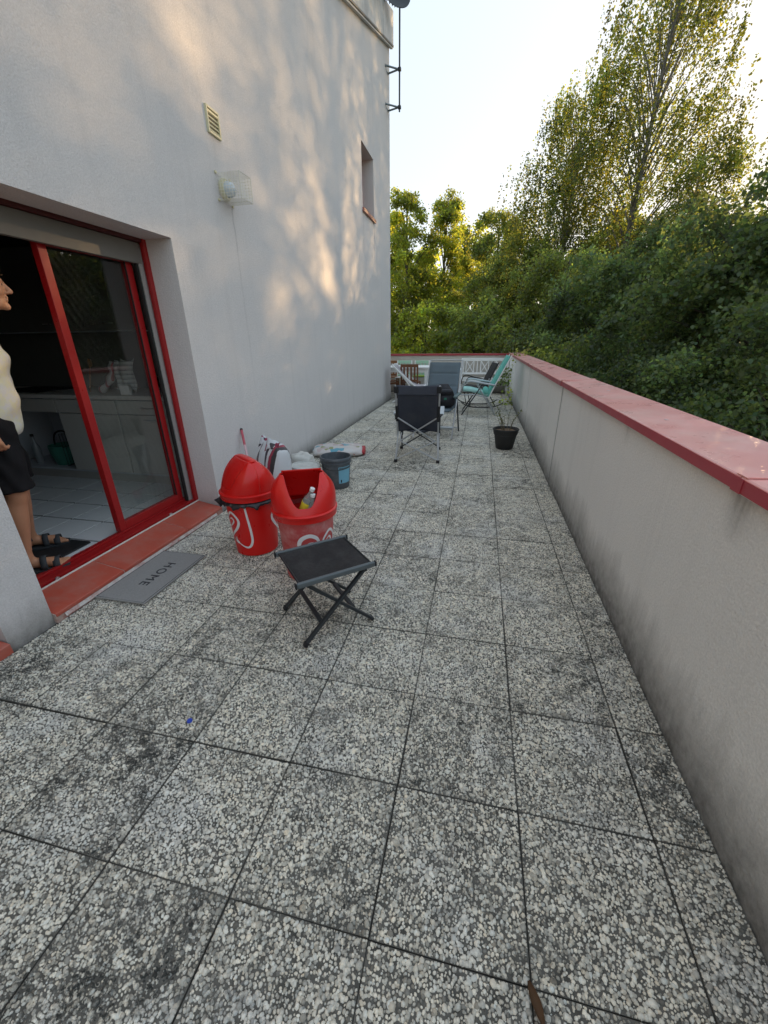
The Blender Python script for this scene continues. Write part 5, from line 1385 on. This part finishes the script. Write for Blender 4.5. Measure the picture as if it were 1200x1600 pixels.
# ================================================================== TREES beyond the parapet
GZ = -3.3
def leaf_quads(P, size, r, droop=0., fold=False, asp=.42):
    """rhombic leaf faces at points P"""
    n = len(P)
    d = r.normal(0, 1, (n, 3)); d[:, 2] = d[:, 2]*.7-droop; d /= np.linalg.norm(d, axis=1)[:, None]
    w = np.cross(d, r.normal(0, 1, (n, 3))); w /= np.linalg.norm(w, axis=1)[:, None]+1e-9
    sz = (size*r.uniform(.6, 1.35, n))[:, None]
    nn = np.cross(d, w)
    V = np.empty((n, 4, 3)); V[:, 0] = P; V[:, 1] = P+d*sz*.45+w*sz*asp+nn*sz*.10; V[:, 2] = P+d*sz; V[:, 3] = P+d*sz*.45-w*sz*asp+nn*sz*.10
    F = np.arange(4*n).reshape(n, 4)
    return V.reshape(-1, 3), F
def tree(name, label, x, y, top, spread, trunk_r, kind, seed, nclu, nleaf, leaf, mat, crown_lo=.3, bark=None, clu=.55, lean=(0, 0), group=None, gz=GZ, vary=.28):
    """tapered trunk with limbs reaching into leaf clusters spread through the crown's volume"""
    r = np.random.default_rng(seed); rr = random.Random(seed)
    root = empty(name, (x, y, gz)); tag(root, label, 'tree', group)
    H = top-gz
    # trunk
    pts = []
    for k in range(9):
        t = k/8; pts.append(Vector((lean[0]*t+.12*math.sin(3*t+seed)*t*H*.12, lean[1]*t+.12*math.cos(2.3*t+seed)*t*H*.12, H*.94*t)))
    g = G().tube(pts, [trunk_r*(1-.88*(k/8)**.9) for k in range(9)], 9)
    def at(t):
        t = min(max(t, 0), .999)*8; k = int(t); return pts[k].lerp(pts[k+1], t-k)
    cl_p = []; cl_r = []
    for k in range(nclu):
        t = crown_lo+(1-crown_lo)*(k+.5)/nclu+rr.uniform(-.03, .03)
        v = (t-crown_lo)/(1-crown_lo)
        if kind == 'birch': wid = spread*(.35+.65*math.sin(math.pi*min(1, .12+.88*v)**.8))
        elif kind == 'shrub': wid = spread*math.sqrt(max(.05, 1-(v*.95)**2))
        else: wid = spread*(math.sin(math.pi*(.14+.80*v)))**.7
        a = rr.uniform(0, 6.283)+k*2.4; rad = wid*math.sqrt(rr.uniform(.06, 1))
        c = at(t)+Vector((math.cos(a)*rad, math.sin(a)*rad, rr.uniform(-.3, .3)*clu))
        cl_p.append(c); cl_r.append(clu*rr.uniform(.6, 1.35)*(1.0-.35*v))
        if k % 2 == 0 or kind == 'birch':
            s = at(max(.04, t-.10-.10*rr.random())); m = s.lerp(c, .55)+Vector((0, 0, .10*rad+(.25 if kind == 'birch' else 0)))
            q = curve([s, m, c], 4); g.tube(q, [max(.008, trunk_r*.30*(1-t*.6))*(1-.82*i/(len(q)-1)) for i in range(len(q))], 5)
    obj('trunk', g, bark or M_bark, root, smooth=True, auto=False)
    PP = []; VV = []
    per = max(10, int(nleaf/nclu))
    for c, cr in zip(cl_p, cl_r):
        tone = math.exp(rr.gauss(0, vary))
        if kind == 'birch':
            ns = max(5, per//26)
            for q in range(ns):
                o = Vector((rr.gauss(0, cr*.75), rr.gauss(0, cr*.75), rr.gauss(.1, cr*.35))); Ls = rr.uniform(.8, 2.5); sway = Vector((rr.gauss(-.12, .10), rr.gauss(0, .10), 0))
                m = per//ns; t = r.random(m)
                p = np.array(c+o)[None]+np.stack([sway.x*t+r.normal(0, .028, m), sway.y*t+r.normal(0, .028, m), .10*np.sin(t*3.1)-Ls*t**1.25], 1)
                PP.append(p); VV.append(np.full(m, tone*math.exp(rr.gauss(0, .15))))
        else:
            # twigs radiating from the cluster's middle, leaves along them
            nt = max(4, per//14)
            for q in range(nt):
                dv = r.normal(0, 1, 3); dv /= np.linalg.norm(dv); dv[2] = dv[2]*.7+.10
                m = per//nt; t = np.sqrt(r.random(m)); p = np.array(c)[None]+dv[None]*cr*1.35*t[:, None]*r.uniform(.6, 1.1)+r.normal(0, .07*clu/.55, (m, 3)); p[:, 2] -= .12*t*t
                PP.append(p); VV.append(np.full(m, tone*math.exp(rr.gauss(0, .12))))
    P = np.concatenate(PP); val = np.concatenate(VV)*np.exp(r.normal(0, .16, len(P)))
    V, F = leaf_quads(P, leaf, r, .9 if kind == 'birch' else .35)
    hue = r.normal(0, .10, len(P))
    c3 = np.stack([val*(1+hue), val, val*(1-hue*.6)], 1)
    cr_ = obj('crown', np_mesh('crown', V, F, mat, np.repeat(c3, 4, 0)), None, root)
    return root
def pol(az, D): return math.sin(R(az))*D, math.cos(R(az))*D
M_birchbark = mk('birch_bark', (.22, .20, .17), .8, 0, .3, 3, .5, 20, .2, dirt=(.06, .055, .05), dscale=6)
B = M_birchbark
x, y = pol(14.6, 19); tree('birch_tree', 'tallest weeping birch with thin drooping sprays against the sky', x, y, 13.6, 2.7, .17, 'birch', 11, 110, 56000, .072, L_birch, .34, B, .55)
x, y = pol(8.0, 20); tree('birch_tree', 'broad weeping birch left of the tallest one', x, y, 10.2, 2.6, .16, 'birch', 12, 100, 52000, .072, L_birch, .36, B, .55)
x, y = pol(19.6, 18.5); tree('willow_tree', 'thin leaved olive tree at the right behind the dark maples', x, y, 7.5, 2.1, .13, 'tree', 13, 90, 20000, .072, L_birch, .25, None, .6)
x, y = pol(13.2, 23.5); tree('ash_tree', 'green tree added behind the trunk of the tallest birch', x, y, 7.0, 2.2, .14, 'tree', 35, 80, 22000, .11, L_mid, .1, None, .6)  # added tree that shades the far lower part of the house wall
x, y = pol(-9.3, 23); tree('locust_tree', 'sunlit yellow green tree next to the house corner', x, y, 8.3, 2.0, .16, 'tree', 21, 110, 40000, .095, L_locust, .12, None, .55)
x, y = pol(-4.9, 24.5); tree('locust_tree', 'upright yellow green tree right of the one by the house corner', x, y, 8.5, 1.7, .16, 'tree', 22, 110, 38000, .095, L_locust, .12, None, .55)
x, y = pol(-13.5, 25); tree('locust_tree', 'yellow green tree mostly hidden behind the house corner', x, y, 8.0, 2.3, .16, 'tree', 23, 80, 16000, .13, L_locust, .12, None, .6)
x, y = pol(.8, 22); tree('ash_tree', 'mid green rounded tree left of the birches', x, y, 6.9, 2.1, .15, 'tree', 31, 110, 40000, .095, L_mid, .10, None, .6)
x, y = pol(-2.2, 28); tree('ash_tree', 'paler bushy tree seen between the upright tree and the rounded tree', x, y, 8.0, 2.2, .15, 'tree', 32, 80, 15000, .14, L_locust, .12, None, .65)
x, y = pol(4.6, 19); tree('ash_tree', 'mid green bushy tree in front of the broad birch', x, y, 5.3, 2.1, .14, 'tree', 33, 110, 46000, .072, L_mid, .08, None, .6)
x, y = pol(-7.0, 18.5); tree('hazel_shrub', 'bright green shrub above the end wall near the house corner', x, y, 3.2, 2.2, .08, 'shrub', 41, 80, 20000, .11, L_locust, .06, None, .6)
x, y = pol(-1.0, 17.5); tree('hazel_shrub', 'green shrub above the middle of the end wall', x, y, 3.0, 2.3, .08, 'shrub', 42, 80, 20000, .10, L_mid, .06, None, .6)
x, y = pol(4.8, 14.5); tree('hazel_shrub', 'grey green shrub just behind the far parapet corner', x, y, 2.5, 1.9, .08, 'shrub', 43, 90, 22000, .09, L_mid, .06, None, .5)
x, y = pol(9.4, 14.5); tree('ash_tree', 'green tree below the broad birch behind the parapet', x, y, 4.0, 2.1, .12, 'tree', 34, 110, 46000, .072, L_mid, .05, None, .55)
x, y = pol(13.0, 12.0); tree('maple_tree', 'dark maple under the tallest birch', x, y, 3.4, 2.0, .13, 'tree', 51, 120, 46000, .072, L_dark, .05, None, .5)
x, y = pol(18.5, 13.0); tree('maple_tree', 'dark dense maple right of the tallest birch', x, y, 4.0, 2.3, .14, 'tree', 52, 130, 46000, .072, L_dark, .05, None, .55)
x, y = pol(23.5, 10.0); tree('maple_tree', 'large dark maple rising at the right edge', x, y, 3.7, 2.1, .14, 'tree', 53, 130, 46000, .072, L_dark, .05, None, .5)
x, y = pol(28.5, 9.0); tree('maple_tree', 'dark maple cut by the right edge of the view', x, y, 4.2, 2.2, .14, 'tree', 54, 110, 46000, .072, L_dark, .05, None, .5)
x, y = pol(16.5, 8.6); tree('maple_bush', 'dark leafy bush close behind the middle of the long parapet', x, y, 1.5, 1.7, .07, 'shrub', 61, 100, 40000, .050, L_dark, .05, None, .45)
x, y = pol(25.5, 6.6); tree('maple_bush', 'dark bush close behind the near end of the red coping', x, y, 1.5, 1.7, .07, 'shrub', 62, 100, 40000, .050, L_dark, .05, None, .42)
x, y = pol(33.5, 5.9); tree('maple_bush', 'dark bush raised to shade the nearest stretch of coping at the right edge', x, y, 2.3, 1.7, .07, 'shrub', 63, 90, 30000, .050, L_dark, .05, None, .42)  # crown raised to keep the sun off the nearest coping
x, y = pol(10.5, 10.4); tree('maple_bush', 'fresh green bush peeping over the coping past the potted shrub', x, y, 1.5, 1.5, .07, 'shrub', 64, 90, 34000, .062, L_mid, .05, None, .45)
# farther wood that closes the view
far = [(-16, 34, 8.5, L_locust), (-8, 36, 8.2, L_locust), (-1, 38, 7.6, L_mid), (5, 34, 7.0, L_mid), (11, 33, 6.6, L_mid), (17, 32, 6.4, L_dark), (23, 29, 6.2, L_dark), (29, 26, 6.4, L_dark), (36, 20, 6.0, L_dark)]
names = ['far yellowish tree behind the house corner', 'far yellowish tree behind the upright tree', 'far green tree behind the rounded tree', 'far green tree behind the bushy tree', 'far green tree between the two big birches', 'far dark tree behind the tallest birch', 'far dark tree behind the large maple', 'far dark tree beyond the right edge maples', 'far dark tree outside the right edge']
for i, (az, D, tp, m) in enumerate(far):
    x, y = pol(az, D); tree('woodland_tree', names[i], x, y, tp, 4.2, .2, 'tree', 70+i, 90, 15000, .22, m, .06, None, 1.0, group='far wood')
# trees on the sunward side, past the right edge of the view
for i, (az, D, tp, sp) in enumerate([(40, 10, 4.2, 2.4), (52, 9, 4.5, 2.6), (70, 10, 5.5, 2.8)]):
    x, y = pol(az, D); tree('maple_tree', ['dark maple just beyond the right edge of the view', 'second dark maple beyond the right edge', 'third dark maple beyond the right edge'][i], x, y, tp, sp, .15, 'tree', 90+i, 90, 14000, .13, L_dark, .08, None, .6)
